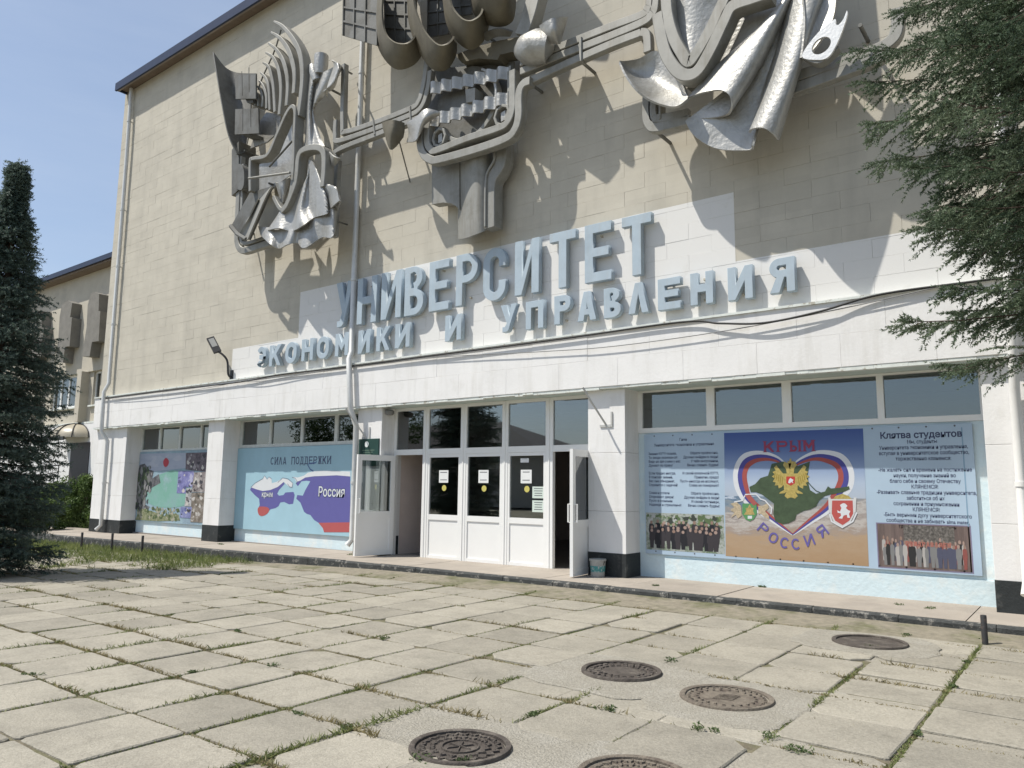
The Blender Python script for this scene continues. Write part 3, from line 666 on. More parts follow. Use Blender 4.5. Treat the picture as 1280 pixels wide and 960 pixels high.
downpipe([(-13.36, -.12, 14.88), (-13.33, -.12, 8), (-13.31, -.12, 4.62), (-13.22, -.26, 4.42), (-13.10, -.26, 3.3), (-13.02, -.14, 2.9), (-13.02, -.14, .42), (-13.08, -.22, .30)], 'grey downpipe passing behind the raised letters to the left entrance pilaster', M_PIPE, .065)
downpipe([(-.66, -.12, 14.88), (-.66, -.12, 4.8), (-.68, -.26, 4.45), (-.70, -.26, 3.2), (-.72, -.12, 2.9), (-.74, -.12, .5), (-.76, -.2, .36)], 'white downpipe on the pilaster beside the oath banner', M_PIPEW, .06)
def cable(name, pts, r, label, m):
    o = MB().tube(spline(pts, 10), r, 6).build(name, m, smooth=True); return tag(o, label, 'cable', 'cables along the white band')
M_CABLE = mat('black_cable', (.03, .03, .03), .7); M_CABLEG = mat('grey_cable', (.22, .22, .21), .7)
yb = -.19
cable('cable', [(-25.3, yb, 4.26), (-21, yb, 4.26), (-17.6, yb, 4.23), (-15.9, yb, 4.29), (-13.5, yb, 4.27), (-10.5, yb, 4.27), (-7.5, yb, 4.27), (-5.2, yb, 4.29), (-4.5, -.21, 4.18), (-3.8, -.23, 4.10), (-3.0, -.22, 4.17), (-2.2, yb, 4.31), (-1, yb, 4.32), (1, yb, 4.32)], .017, 'thick black cable bundle sagging along the top of the white band', M_CABLE)
cable('cable', [(-17.8, yb, 4.27), (-16.6, -.2, 4.18), (-15, yb, 4.22), (-13.4, yb, 4.25), (-10.6, yb, 4.22), (-8, yb, 4.08), (-6.4, yb, 4.02), (-4.4, yb, 4.06), (-2.7, yb, 4.18), (-1.4, yb, 4.32)], .008, 'thin grey cable drooping below the black bundle across the band', M_CABLEG)
cable('cable', [(-24.5, yb, 4.2), (-21.5, yb, 4.13), (-18.6, yb, 4.2), (-17.2, yb, 4.27)], .007, 'short thin cable over the far end bays of the band', M_CABLEG)
# LED flood lamp on a short bracket
t = thing('wall_lamp', (-18.2, -.05, 4.40), 'small black street lamp on a short wall bracket above the far bays', 'lamp'); M_LAMP = mat('lamp_black', (.03, .03, .032), .5); 
MB().tube(spline([(-18.22, -.02, 4.42), (-18.22, -.12, 4.5), (-18.24, -.16, 4.85), (-18.34, -.24, 5.02), (-18.47, -.33, 5.12)], 6), .028, 8).build('arm', M_LAMP, t, True)
MB().box(-18.27, -18.17, -.04, .0, 4.38, 4.62).build('base_plate', M_LAMP, t)
hd = MB(); a, b = Vector((-18.45, -.33, 5.09)), Vector((-18.74, -.40, 5.50)); hd.bar(a, b, .20, .07, up=(.7, -.55, .5)); ho = hd.build('head', M_LAMP, t)
nrm = Vector((.7, -.55, .5)); tt = (b - a).normalized(); nrm = (nrm - tt * nrm.dot(tt)).normalized()
MB().bar(a + (b - a) * .35 - nrm * .037, a + (b - a) * .9 - nrm * .037, .14, .006, up=nrm).build('lens', mat('lamp_lens', (.5, .5, .45), .3), ho)
MB().bar(a + (b - a) * .35 + nrm * .037, a + (b - a) * .9 + nrm * .037, .14, .006, up=nrm).build('driver_cover', mat('lamp_grey', (.35, .35, .33), .5), ho)
# flag holders
def flag_holder(x, z, label):
    t = thing('flag_holder', (x, 0, z), label, 'flag holder', 'flag holders on the entrance pilasters'); m = mat('flag_tube', (.5, .5, .48), .5)
    MB().tube([(x + .14, -.01, z - .36), (x + .02, -.30, z + .02), (x - .05, -.46, z + .26)], .018, 8).build('tube', m, t, True)
    MB().box(x + .02, x + .27, -.02, .0, z - .40, z - .36).build('wall_bracket', m, t); MB().box(x + .24, x + .27, -.022, .0, z - .36, z - .14).build('wall_bracket', m, t)
flag_holder(-6.84, 3.05, 'thin slanted flag holder on the pilaster right beside the banner with the heart')
flag_holder(-12.98, 3.02, 'thin slanted flag holder above the green plaque')
# green plaque, round lamp over the entrance
t = thing('wall_plaque', (-12.72, -.02, 2.0), 'dark green plaque with a round white emblem on the entrance pilaster', 'sign')
MB().bevbox(-13.05, -12.40, -.03, .0, 2.02, 2.62, .006).build('board', mat('plaque_green', (.02, .06, .05), .4), t)
flatpoly('emblem', [arc(-12.78, 2.50, .065, .065, 0, 360, 20)[:-1]], -.034, flat('emblem_white', (.75, .78, .76)), t)
for k in range(6): flatpoly('lettering', [[(-12.92 + .04 * (k % 2), 2.36 - .045 * k), (-12.52 - .05 * (k % 3), 2.36 - .045 * k), (-12.52 - .05 * (k % 3), 2.375 - .045 * k), (-12.92 + .04 * (k % 2), 2.375 - .045 * k)]], -.034, flat('plaque_gold', (.16, .24, .18)), t)
t = thing('bulkhead_lamp', (-12.30, .1, 3.1), 'small round grey lamp under the band above the open left door', 'lamp')
MB().lathe([(.001, .0), (.07, .005), (.10, .04), (.10, .09), (.06, .12), (.001, .12)], (-12.24, .12, 3.13), 16).build('shade', mat('lamp_shade_grey', (.2, .2, .19), .6), t, True)
MB().box(-12.352, -12.28, .08, .16, 3.16, 3.26).build('mount', mat('lamp_shade_grey', (.2, .2, .19), .6), t)
# bucket beside the right open door
t = thing('bucket', (-6.78, -.17, .11), 'small dented plastic paint bucket with a turquoise label beside the right open door', 'bucket')
MB().lathe([(.001, .005), (.105, .005), (.11, 0), (.135, .27), (.145, .27), (.145, .30), (.128, .30), (.118, .02), (.001, .02)], (-6.78, -.17, .11), 20).build('body', mat('bucket_grey', (.36, .36, .34), .5, col2=(.2, .2, .19), c2scale=12, var=.2), t, True)
MB().lathe([(.1145, .03), (.1305, .19)], (-6.78, -.17, .11), 20).build('label_wrap', mat('bucket_label', (.05, .25, .25), .5, col2=(.4, .45, .44), c2scale=25, c2lo=.52, c2hi=.58), t, True)
hb = [(-6.78 + .15 * math.cos(a), -.17 - .03, .11 + .27 - .10 * math.sin(a)) for a in [math.pi * k / 10 for k in range(11)]]
MB().tube(hb, .005, 6).build('handle', M_LAMP, t, True)
# short steel posts
M_POST = mat('black_steel_post', (.03, .03, .03), .6, col2=(.12, .08, .06), c2scale=20)
for x, y, h, lab in [(-1.05, -1.80, .30, 'short black steel post by the kerb near the white downpipe'), (-21.4, -2.1, .42, 'short steel post in the weeds, farthest of the three along the kerb'), (-19.95, -2.0, .44, 'short steel post in the weeds, middle one of the three along the kerb'), (-18.72, -1.85, .42, 'short steel post at the edge of the weeds nearest the far blue bay')]:
    z = gz(x); o = MB().lathe([(.001, h), (.026, h), (.03, h - .006), (.03, -.2)], (x, y, z), 14).build('steel_post', M_POST, smooth=True, org=(x, y, z)); tag(o, lab, 'post', 'short posts along the kerb')
# ================================================================ notices on the doors
def notice(x, z, w_, h_, lines, label, m=M_PAPER):
    o = MB().box(x - w_ / 2, x + w_ / 2, YE + .0322, YE + .0338, z - h_ / 2, z + h_ / 2).build('paper_notice', m, org=(x, YE + .033, z - h_ / 2)); tag(o, label, 'notice', 'papers stuck to the doors')
    for k in range(lines):
        zz = z + h_ * (.3 - .6 * k / max(lines - 1, 1)); ww = w_ * random.uniform(.6, .8)
        flatpoly('printed_line', [[(x - ww / 2, zz), (x + ww / 2, zz), (x + ww / 2, zz + h_ * .06), (x - ww / 2, zz + h_ * .06)]], YE + .0315, M_INK, o)
XM = [(MULL[i][1] + MULL[i + 1][0]) / 2 for i in (1, 2, 3)]
PLACE = ['door panel next to the open left door', 'middle door panel', 'door panel next to the right doorway']
for i, x in enumerate(XM):
    notice(x - .02, 1.80, .26, .26, 2, 'square white paper notice on the ' + PLACE[i])
    xo = x + (.02 if i else 0)
    o = flatpoly_ = None
    s = MB(); n = 20; c = arc(x - .0, 1.56, .062, .062, 0, 360, n)[:-1]; s.prism(c, YE + .0322, YE + .0338); o = s.build('round_sticker', M_YEL, org=(x, YE + .033, 1.475)); tag(o, 'round yellow sticker on the ' + PLACE[i], 'sticker', 'yellow stickers on the doors')
notice(XM[2] + .27, 1.50, .28, .22, 4, 'pale green paper sheet beside the yellow sticker, upper of two', flat('green_paper', (.60, .68, .62)))
notice(XM[2] + .27, 1.24, .28, .22, 4, 'pale green paper sheet beside the yellow sticker, lower of two', flat('green_paper', (.60, .68, .62)))
notice(XM[2] - .06, 2.11, .2, .08, 1, 'small white label at the top of the door panel next to the right doorway')

# ================================================================ banners
YP = .44
def board(name, loops, label, m, x, z, cat='banner'):
    t = thing(name, (x, YP, z), label, cat)
    lp = loops; b = MB().prism(lp, YP + .004, YP + .03); o = b.build('sheet', m, t); return t
Y1, Y2, Y3, Y4 = YP + .0025, YP + .001, YP - .0005, YP - .002
C_ = lambda *c: tuple(c)
def eyelets(t, x0, x1, z0, z1, n):
    for k in range(n):
        for z in (z0, z1):
            flatpoly('eyelet', [arc(x0 + (x1 - x0) * (k + .5) / n, z, .013, .013, 0, 360, 8)[:-1]], Y1, M_INK, t)
# ---- banner in the right bay: hymn, heart with peninsula, oath
PB3 = thing('student_banner', (-3.75, YP, .5), 'wide printed banner with a heart round a peninsula map and oath text', 'banner')
LB = mat('banner_pale_blue', (.39, .50, .61), .5, var=.05, scale=1.5)
MB().box(-6.20, -1.27, YP + .004, YP + .03, .50, 2.52).build('sheet', LB, PB3)
flatpoly('picture', [[(-4.753,2.506),(-2.644,2.501),(-2.659,0.527),(-4.78,0.542)]], Y1, None, PB3)
pic = [o for o in PB3.children if o.name.startswith('picture')][0]
def seamat():
    m = bpy.data.materials.new('seaside_print'); m.use_nodes = True; n = m.node_tree.nodes; l = m.node_tree.links.new; b = n['Principled BSDF']; b.inputs['Roughness'].default_value = .5; b.inputs['Specular IOR Level'].default_value = .3
    g = n.new('ShaderNodeNewGeometry'); s = n.new('ShaderNodeSeparateXYZ'); l(g.outputs['Position'], s.inputs[0])
    nz = n.new('ShaderNodeTexNoise'); nz.inputs['Scale'].default_value = 3; nz.inputs['Detail'].default_value = 10; nz.inputs['Roughness'].default_value = .72; mpn = n.new('ShaderNodeMapping'); mpn.inputs['Scale'].default_value = (.7, 1, 2.6); l(g.outputs['Position'], mpn.inputs[0]); l(mpn.outputs[0], nz.inputs[0])
    a = n.new('ShaderNodeMath'); a.operation = 'MULTIPLY_ADD'; l(nz.outputs[0], a.inputs[0]); a.inputs[1].default_value = .85; l(s.outputs[2], a.inputs[2])
    b2 = n.new('ShaderNodeMath'); b2.operation = 'MULTIPLY_ADD'; l(s.outputs[0], b2.inputs[0]); b2.inputs[1].default_value = -.07; l(a.outputs[0], b2.inputs[2])
    mr = n.new('ShaderNodeMapRange'); mr.inputs[1].default_value = 1.165; mr.inputs[2].default_value = 3.265; l(b2.outputs[0], mr.inputs[0])
    r = n.new('ShaderNodeValToRGB'); e = r.color_ramp.elements; cols = [(0, (.36, .24, .14)), (.18, (.40, .29, .19)), (.25, (.33, .27, .23)), (.30, (.48, .45, .42)), (.335, (.30, .26, .24)), (.38, (.47, .45, .43)), (.42, (.28, .27, .27)), (.46, (.22, .27, .31)), (.50, (.10, .17, .27)), (.515, (.46, .52, .60)), (.68, (.38, .48, .62)), (.80, (.10, .17, .36)), (1, (.05, .10, .29))]
    for i, (p, c) in enumerate(cols):
        el = e[i] if i < 2 else e.new(p)
        el.position = p; el.color = (*c, 1)
    l(mr.outputs[0], r.inputs[0]); l(r.outputs[0], b.inputs['Base Color']); return m
pic.data.materials.append(seamat())
def skymat():
    m = bpy.data.materials.new('printed_sky'); m.use_nodes = True; n = m.node_tree.nodes; l = m.node_tree.links.new; b = n['Principled BSDF']; b.inputs['Roughness'].default_value = .5; b.inputs['Specular IOR Level'].default_value = .3
    g = n.new('ShaderNodeNewGeometry'); s = n.new('ShaderNodeSeparateXYZ'); l(g.outputs['Position'], s.inputs[0]); mr = n.new('ShaderNodeMapRange'); mr.inputs[1].default_value = 1.44; mr.inputs[2].default_value = 2.52; l(s.outputs[2], mr.inputs[0])
    r = n.new('ShaderNodeValToRGB'); e = r.color_ramp.elements
    for i, (p, c) in enumerate([(0, (.42, .47, .54)), (.25, (.40, .48, .60)), (.5, (.22, .30, .48)), (.75, (.09, .15, .34)), (1, (.05, .09, .28))]):
        el = e[i] if i < 2 else e.new(p)
        el.position = p; el.color = (*c, 1)
    l(mr.outputs[0], r.inputs[0]); l(r.outputs[0], b.inputs['Base Color']); return m
flatpoly('picture_sky', [[(-4.753,2.506),(-2.644,2.501),(-2.652,1.485),(-4.765,1.495)]], Y1 - .0006, skymat(), PB3)
PW, PB_, PR_ = flat('print_white', (.64, .66, .69)), flat('print_blue', (.07, .07, .27)), flat('print_red', (.34, .08, .07))
def stroke(path, w0, off=0.):
    """closed outline of a stroke along path; w0 list or number; off shifts it sideways"""
    n = len(path); ws = w0 if isinstance(w0, list) else [w0] * n; offs = off if isinstance(off, list) else [off] * n; Lf, Rt = [], []
    for i in range(n):
        a, b = path[max(i - 1, 0)], path[min(i + 1, n - 1)]; dx, dz = b[0] - a[0], b[1] - a[1]; d = math.hypot(dx, dz) or 1; nx, nz = -dz / d, dx / d
        Lf.append((path[i][0] + nx * (offs[i] + ws[i] / 2), path[i][1] + nz * (offs[i] + ws[i] / 2))); Rt.append((path[i][0] + nx * (offs[i] - ws[i] / 2), path[i][1] + nz * (offs[i] - ws[i] / 2)))
    return Lf + Rt[::-1]
HL = spline([(-3.712,0.925),(-4.034,1.157),(-4.357,1.403),(-4.472,1.59),(-4.507,1.827),(-4.435,2.017),(-4.287,2.105),(-4.095,2.119),(-3.909,2.069),(-3.775,1.964)], 6)
HR = spline([(-3.712,0.925),(-3.45,1.132),(-3.183,1.339),(-3.004,1.562),(-2.918,1.716),(-2.916,1.891),(-3.004,2.035),(-3.193,2.105),(-3.367,2.107),(-3.546,2.042),(-3.685,1.952)], 6)
def taper(n, a, b, c): return [a + (b - a) * min(1, i / (n * .35)) if i < n * .6 else b + (c - b) * (i - n * .6) / (n * .4) for i in range(n)]
for path, sg in ((HL, 1), (HR, -1)):
    n = len(path); wt = taper(n, .025, .20, .03)
    flatpoly('ribbon_white', [stroke(path, [x * .42 for x in wt], [sg * x * .36 for x in wt])], Y2, PW, PB3)
    flatpoly('ribbon_blue', [stroke(path, [x * .36 for x in wt], [0 for x in wt])], Y3, PB_, PB3)
    flatpoly('ribbon_red', [stroke(path, [x * .40 for x in wt], [-sg * x * .36 for x in wt])], Y2 - .0006, PR_, PB3)
pen = [(-4.34,1.556),(-4.361,1.638),(-4.264,1.685),(-4.177,1.779),(-4.058,1.815),(-3.993,2),(-3.818,2.033),(-3.594,1.962),(-3.413,2.029),(-3.454,1.848),(-3.449,1.691),(-3.431,1.601),(-3.346,1.546),(-3.215,1.581),(-3.169,1.659),(-3.127,1.626),(-3,1.639),(-2.874,1.661),(-2.866,1.618),(-2.961,1.573),(-3.131,1.538),(-3.218,1.515),(-3.306,1.447),(-3.353,1.357),(-3.443,1.31),(-3.542,1.285),(-3.645,1.226),(-3.67,1.147),(-3.762,1.099),(-3.853,1.077),(-3.966,1.114),(-3.997,1.227),(-3.98,1.388),(-4.07,1.455),(-4.162,1.523),(-4.256,1.557)]
flatpoly('peninsula', [pen], Y4, mat('map_green', (.055, .085, .045), .5, var=.25, scale=9), PB3)
GOLD = mat('print_gold', (.42, .33, .10), .5, var=.25, scale=30); DGOLD = flat('print_dark_gold', (.30, .22, .04))
YQ = Y4 - .0015
def sym(pts, cx): return pts + [(2 * cx - x, z) for x, z in pts[::-1]]
ecx = [(-3.714,1.757)][0][0]
eagle = sym([(-3.708,1.917),(-3.738,2.005),(-3.795,2.033),(-3.82,1.976),(-3.776,1.918),(-3.767,1.849),(-3.824,1.849),(-3.879,1.918),(-3.923,1.976),(-3.959,1.942),(-3.933,1.895),(-3.985,1.872),(-3.952,1.838),(-3.999,1.803),(-3.954,1.775),(-3.986,1.722),(-3.94,1.711),(-3.958,1.664),(-3.904,1.669),(-3.897,1.619),(-3.85,1.642),(-3.819,1.677),(-3.815,1.597),(-3.881,1.562),(-3.893,1.539),(-3.812,1.547),(-3.777,1.574),(-3.814,1.505),(-3.77,1.467),(-3.724,1.484)], ecx)
flatpoly('eagle_emblem', [eagle], YQ, GOLD, PB3)
for sx in (-1, 1):
    for k in range(5):
        x0 = ecx + sx * (.11 + .028 * k); z0 = 1.80 + .015 * k
        flatpoly('feather', [[(x0, z0), (x0 + sx * .012, z0), (x0 + sx * .03, z0 - .13 + .012 * k), (x0 + sx * .016, z0 - .13 + .012 * k)]], YQ - .0008, DGOLD, PB3)
flatpoly('crown', [[(-3.745,2.005),(-3.753,2.044),(-3.722,2.032),(-3.713,2.073),(-3.701,2.083),(-3.69,2.073),(-3.685,2.032),(-3.653,2.043),(-3.664,2.004)]], YQ - .0008, GOLD, PB3)
flatpoly('breast_shield', [[(-3.776,1.803),(-3.644,1.803),(-3.648,1.701),(-3.713,1.662),(-3.779,1.7)]], YQ - .0012, flat('shield_red', (.45, .05, .04)), PB3)
flatpoly('rider', [[(-3.75,1.707),(-3.737,1.753),(-3.713,1.78),(-3.695,1.767),(-3.669,1.753),(-3.683,1.726),(-3.671,1.698),(-3.702,1.721),(-3.725,1.698)]], YQ - .0018, PW, PB3)
flatpoly('stem_line', [stroke([(-3.458,1.724),(-3.406,1.657),(-3.343,1.591),(-3.279,1.563)], .012)], YQ, flat('stem_green', (.03, .06, .03)), PB3)
# crests
flatpoly('crest_green', [[(-4.478,1.377),(-4.254,1.382),(-4.252,1.22),(-4.305,1.137),(-4.37,1.104),(-4.437,1.132),(-4.488,1.213)]], YQ, flat('crest_green', (.10, .27, .11)), PB3)
flatpoly('crest_tower', [[(-4.459,1.202),(-4.421,1.261),(-4.427,1.308),(-4.395,1.309),(-4.362,1.368),(-4.33,1.31),(-4.299,1.311),(-4.312,1.264),(-4.286,1.207)]], YQ - .0008, mat('crest_gold', (.42, .32, .12), .5, var=.3, scale=40), PB3)
flatpoly('crest_plate', [[(-4.399,1.187),(-4.329,1.189),(-4.331,1.143),(-4.4,1.141)]], YQ - .0014, PW, PB3)
for sx, q in ((0, [(-4.503,1.341),(-4.575,1.399),(-4.675,1.373),(-4.614,1.315),(-4.678,1.266),(-4.617,1.232),(-4.676,1.148),(-4.593,1.198),(-4.558,1.14),(-4.496,1.189)]), (1, [(-4.226,1.348),(-4.155,1.349),(-4.072,1.397),(-4.063,1.317),(-4.123,1.269),(-4.067,1.202),(-4.058,1.134),(-4.138,1.177),(-4.183,1.222),(-4.231,1.22)])):
    flatpoly('supporter', [q], YQ, mat('crest_buff', (.46, .38, .26), .5, var=.3, scale=40), PB3)
flatpoly('crest_ribbon', [stroke([(-4.612,1.398),(-4.476,1.424),(-4.425,1.519),(-4.256,1.526),(-4.187,1.453),(-4.117,1.431),(-4.016,1.318),(-4.031,1.226)], .02)], YQ - .0005, PW, PB3)
flatpoly('crest_sash', [[(-4.437,1.507),(-4.352,1.52),(-4.237,1.382),(-4.298,1.346),(-4.379,1.426)]], YQ - .0009, flat('sash_red', (.36, .10, .09)), PB3)
flatpoly('crest_red_border', [[(-3.138,1.472),(-2.81,1.478),(-2.814,1.262),(-2.877,1.142),(-2.988,1.062),(-3.106,1.134),(-3.154,1.252)]], YQ, flat('crest_silver', (.58, .58, .58)), PB3)
flatpoly('crest_red', [[(-3.118,1.45),(-2.832,1.456),(-2.834,1.266),(-2.892,1.163),(-2.986,1.095),(-3.088,1.156),(-3.132,1.257)]], YQ - .0006, flat('crest_red', (.44, .09, .08)), PB3)
flatpoly('griffin', [[(-3.052,1.31),(-3.015,1.289),(-2.992,1.344),(-3.011,1.387),(-2.968,1.414),(-2.937,1.41),(-2.907,1.378),(-2.93,1.345),(-2.9,1.314),(-2.869,1.304),(-2.892,1.26),(-2.878,1.206),(-2.915,1.205),(-2.922,1.248),(-2.966,1.236),(-2.989,1.188),(-3.04,1.195),(-3.001,1.231),(-3.006,1.267),(-3.047,1.273)]], YQ - .0012, PW, PB3)
flatpoly('rising_sun', [[(-3.102,1.473),(-3.068,1.517),(-2.972,1.551),(-2.884,1.52),(-2.845,1.477)]], YQ - .0003, GOLD, PB3)
for q in ([(-3.171,1.493),(-3.137,1.494),(-3.138,1.274),(-3.172,1.273)], [(-2.815,1.499),(-2.778,1.5),(-2.799,1.284),(-2.829,1.283)]): flatpoly('column', [q], YQ - .0004, flat('crest_silver', (.58, .58, .58)), PB3)
flatpoly('crest_scroll', [stroke([(-3.164,1.252),(-3.137,1.143),(-2.994,1.062),(-2.846,1.154),(-2.784,1.285)], .022)], YQ - .0008, PW, PB3)
# lettering of the picture
def word(chars, x0, x1, z, H, t, m, parent, y, lean=0., serif=True):
    n = len(chars); step = (x1 - x0) / n
    for i, ch in enumerate(chars):
        if ch == ' ': continue
        W = step * .80; g_ = glyph(ch, W, H, t)
        X = x0 + step * (i + .1)
        lps = [[(X + px + lean * pz, z + pz) for px, pz in lp] for lp in g_]
        flatpoly('letter', lps, y, m, parent)
        if serif and ch in 'КРЫМИЯПДЕНЖ':
            s = []
            for sx in ((0, W) if ch in 'МИПНЫ' else (W,) if ch == 'Я' else (W * .5,) if ch == 'Ж' else (0,)):
                c = X + (sx + t / 2 if sx == 0 else sx - t / 2 if sx == W else sx)
                for zz in (z, z + H - H * .06): flatpoly('serif', [[(c - t, zz), (c + t, zz), (c + t, zz + H * .06), (c - t, zz + H * .06)]], y - .0004, m, parent)
CR_ = flat('crimson_print', (.27, .05, .10)); IND = flat('indigo_print', (.13, .11, .33))
KZ = [(-4.127,2.183),(-3.319,2.185),(-4.121,2.362)]
word('КРЫМ', KZ[0][0], KZ[1][0], KZ[0][1], KZ[2][1] - KZ[0][1] - .01, .033, CR_, PB3, YQ)
AR = [(-4.217,0.932),(-4.046,0.792),(-3.854,0.716),(-3.664,0.705),(-3.442,0.779),(-3.231,0.932)]
for k, ch in enumerate('РОССИЯ'):
    x, z = AR[k]; ang = math.radians([-42, -28, -12, 4, 20, 36][k]); g_ = glyph(ch, .135, .165, .026); out = []
    for lp in g_: out.append([(x + (px - .068) * math.cos(ang) - pz * math.sin(ang), z + (px - .068) * math.sin(ang) + pz * math.cos(ang)) for px, pz in lp])
    flatpoly('letter', out, YQ, IND, PB3)
def lines(txt, x, z, size, m, parent, y, align='CENTER', step=None, bold=0, xs=1.0):
    for k, s in enumerate(txt):
        if s: put('text_line', upright(text_mesh(s, size, align, bold=bold, xs=xs), x, y, z - k * (step or size * 1.2)), m, parent)['kind'] = 'stuff'
TXT = flat('text_ink', (.05, .06, .12))
oath = ['Мы, студенты', 'Университета экономики и управления,', 'вступая в университетское сообщество,', 'торжественно клянемся:', '', '-Не жалеть сил и времени на постижение', 'науки, получение знаний во', 'благо себе и своему Отечеству', 'КЛЯНЕМСЯ!', '-Развивать славные традиции университета,', 'заботиться об их', 'сохранении и приумножении', 'КЛЯНЕМСЯ!', '-Быть верными духу университетского', 'сообщества и не забывать alma mater,', 'где бы мы не находились', 'КЛЯНЕМСЯ!']
ocx = [(-1.886,2.18)][0][0]
lines(['Клятва студентов'], ocx - .02, 2.345, .125, TXT, PB3, Y1, bold=.0035, xs=.96)
lines(oath, ocx, 2.265, .072, TXT, PB3, Y1, step=.0785, bold=.0012, xs=.79)
lines(['Гимн', 'Университета экономики и управления'], -5.47, 2.40, .066, TXT, PB3, Y1, step=.085, bold=.001, xs=.85)
v1 = ['Знание КУЭУ познав,', 'Ты везде окажешься!', 'Ведь не зря о нем у нас', 'Думают по праву!', '', 'Если трудно иногда,', 'В поисках знаний,', 'Вас она объединит,', 'Справится с задачей!', '', 'Слава и успехи', 'Открывают двери!', 'Пусть в сознании', 'Надежда и стремленья!']
v2 = ['Обретя профессию,', 'Дружно выйдем в люди!', 'У тебя выпускники,', 'Вечно славить будем!', '', 'И своей вокальной КУЭУ,', 'Приветик, кредо!', 'Пусть никогда не иссякнут,', 'Слава не померкнет!', '', 'Обретя профессию,', 'Дружно выйдем в люди!', 'И своей гостиницы,', 'Вечно славить будем!']
lines(v1, -6.12, 2.17, .060, TXT, PB3, Y1, 'LEFT', step=.0665, bold=.001, xs=.85)
lines(v2, -4.86, 2.17, .060, TXT, PB3, Y1, 'RIGHT', step=.0665, bold=.001, xs=.85)
# group photographs printed on the banner
def crowd(parent, x0, x1, z0, z1, rows, cols, seed, back, bodies, skin, prefix='photo'):
    flatpoly(prefix, [[(x0, z0), (x1, z0), (x1, z1), (x0, z1)]], Y1, back, parent)
    r = random.Random(seed); H = z1 - z0; Wd = x1 - x0; k = 0
    by = {}
    for rr in range(rows):
        for c in range(cols):
            x = x0 + Wd * (.05 + .9 * (c + r.uniform(.2, .8)) / cols); h = H * r.uniform(.50, .60) * (1 - .0 * rr); zb = z0 + H * (.05 + .10 * (rows - 1 - rr)); w_ = Wd / cols * r.uniform(.42, .66)
            m = r.choice(bodies); yy = Y2 - .0004 * rr - .00002 * c
            by.setdefault(m, []).append((yy, [(x - w_ * .6, zb), (x + w_ * .55, zb), (x + w_ * .7, zb + h * .35), (x + w_ * 1.0, zb + h * .5), (x + w_ * .85, zb + h * .76), (x + w_ * .3, zb + h * .83), (x - w_ * .3, zb + h * .83), (x - w_ * .85, zb + h * .76), (x - w_ * .95, zb + h * .45), (x - w_ * .7, zb + h * .35)]))
            by.setdefault(r.choice(skin), []).append((yy - .0002, arc(x, zb + h * .89, w_ * .46, h * .085, 0, 360, 8)[:-1]))
    for m, items in by.items():
        b = MB()
        for yy, lp in items: b.add([(x, yy, z) for x, z in lp], [tuple(range(len(lp)))])
        o = b.build('printed_people', m, parent); o['kind'] = 'stuff'
def blobs(parent, x0, x1, z0, z1, cols, n, size, y, seed, asp=.8):
    r = random.Random(seed); by = {}
    for k in range(n):
        a = size * r.uniform(.4, 1.3); x = r.uniform(x0 + a, x1 - a); z = r.uniform(z0 + a * asp, z1 - a * asp); c = r.randrange(len(cols)); ph = r.uniform(0, 6)
        lp = [(x + a * math.cos(t) * (1 + .35 * math.sin(3 * t + ph)) * .75, z + a * asp * math.sin(t) * (1 + .35 * math.cos(2 * t + ph)) * .75) for t in [2 * math.pi * q / 9 for q in range(9)]]
        by.setdefault(c, []).append((y - .000004 * k, lp))
    for c, items in by.items():
        b = MB()
        for yy, lp in items: b.add([(px, yy, pz) for px, pz in lp], [tuple(range(len(lp)))])
        o = b.build('printed_detail', flat('print_%d_%d_%d' % tuple(int(v * 255) for v in cols[c]), cols[c]), parent); o['kind'] = 'stuff'
SK = [flat('print_skin', (.28, .19, .15)), flat('print_skin_pale', (.36, .26, .22))]
q = [(-6.184,0.519),(-4.791,0.568),(-4.774,1.194),(-6.175,1.188)]
crowd(PB3, q[0][0], q[1][0], q[1][1], q[3][1], 3, 13, 3, speckle('graduates_backdrop', [(.05, .06, .05), (.20, .24, .18), (.42, .44, .42), (.10, .16, .08), (.5, .5, .5)], 4), [flat('gown_black', (.02, .02, .025)), flat('gown_dark', (.045, .04, .045))], SK)
blobs(PB3, q[0][0], q[1][0], q[1][1] + .3, q[3][1], [(.10, .15, .07), (.25, .28, .22), (.42, .43, .42), (.05, .06, .05), (.16, .22, .10)], 90, .06, Y2 + .0006, 4)
q = [(-2.521,0.531),(-1.38,0.536),(-1.375,1.146),(-2.522,1.136)]
flatpoly('photo_frame', [[(q[0][0] - .015, q[1][1] - .015), (q[1][0] + .015, q[1][1] - .015), (q[1][0] + .015, q[3][1] + .015), (q[0][0] - .015, q[3][1] + .015)]], Y1 + .0004, flat('photo_border', (.20, .18, .27)), PB3)
crowd(PB3, q[0][0], q[1][0], q[1][1], q[3][1], 2, 19, 8, speckle('stage_backdrop', [(.09, .07, .065), (.16, .12, .11), (.20, .16, .14)], 3, stretch=(3, 1, .3)), [flat('shirt_white', (.40, .38, .36)), flat('cloth_black', (.03, .03, .03)), flat('cloth_navy', (.08, .085, .13)), flat('cloth_red', (.24, .08, .07)), flat('cloth_grey', (.2, .2, .2))], SK)
flatpoly('stage_screen', [[(-2.184,1.126),(-1.562,1.121),(-1.565,0.906),(-2.185,0.908)]], Y2 + .0004, speckle('stage_screen', [(.03, .03, .03), (.12, .11, .10), (.3, .28, .26)], 30), PB3)
word('ПОЗДРАВЛЯЕМ', *[[(-2.171,0.852),(-1.606,0.875)][i][0] for i in (0, 1)], [(-2.171,0.845)][0][1],   .062, .013, flat('red_letters', (.38, .15, .12)), PB3, Y3 - .001, serif=False)
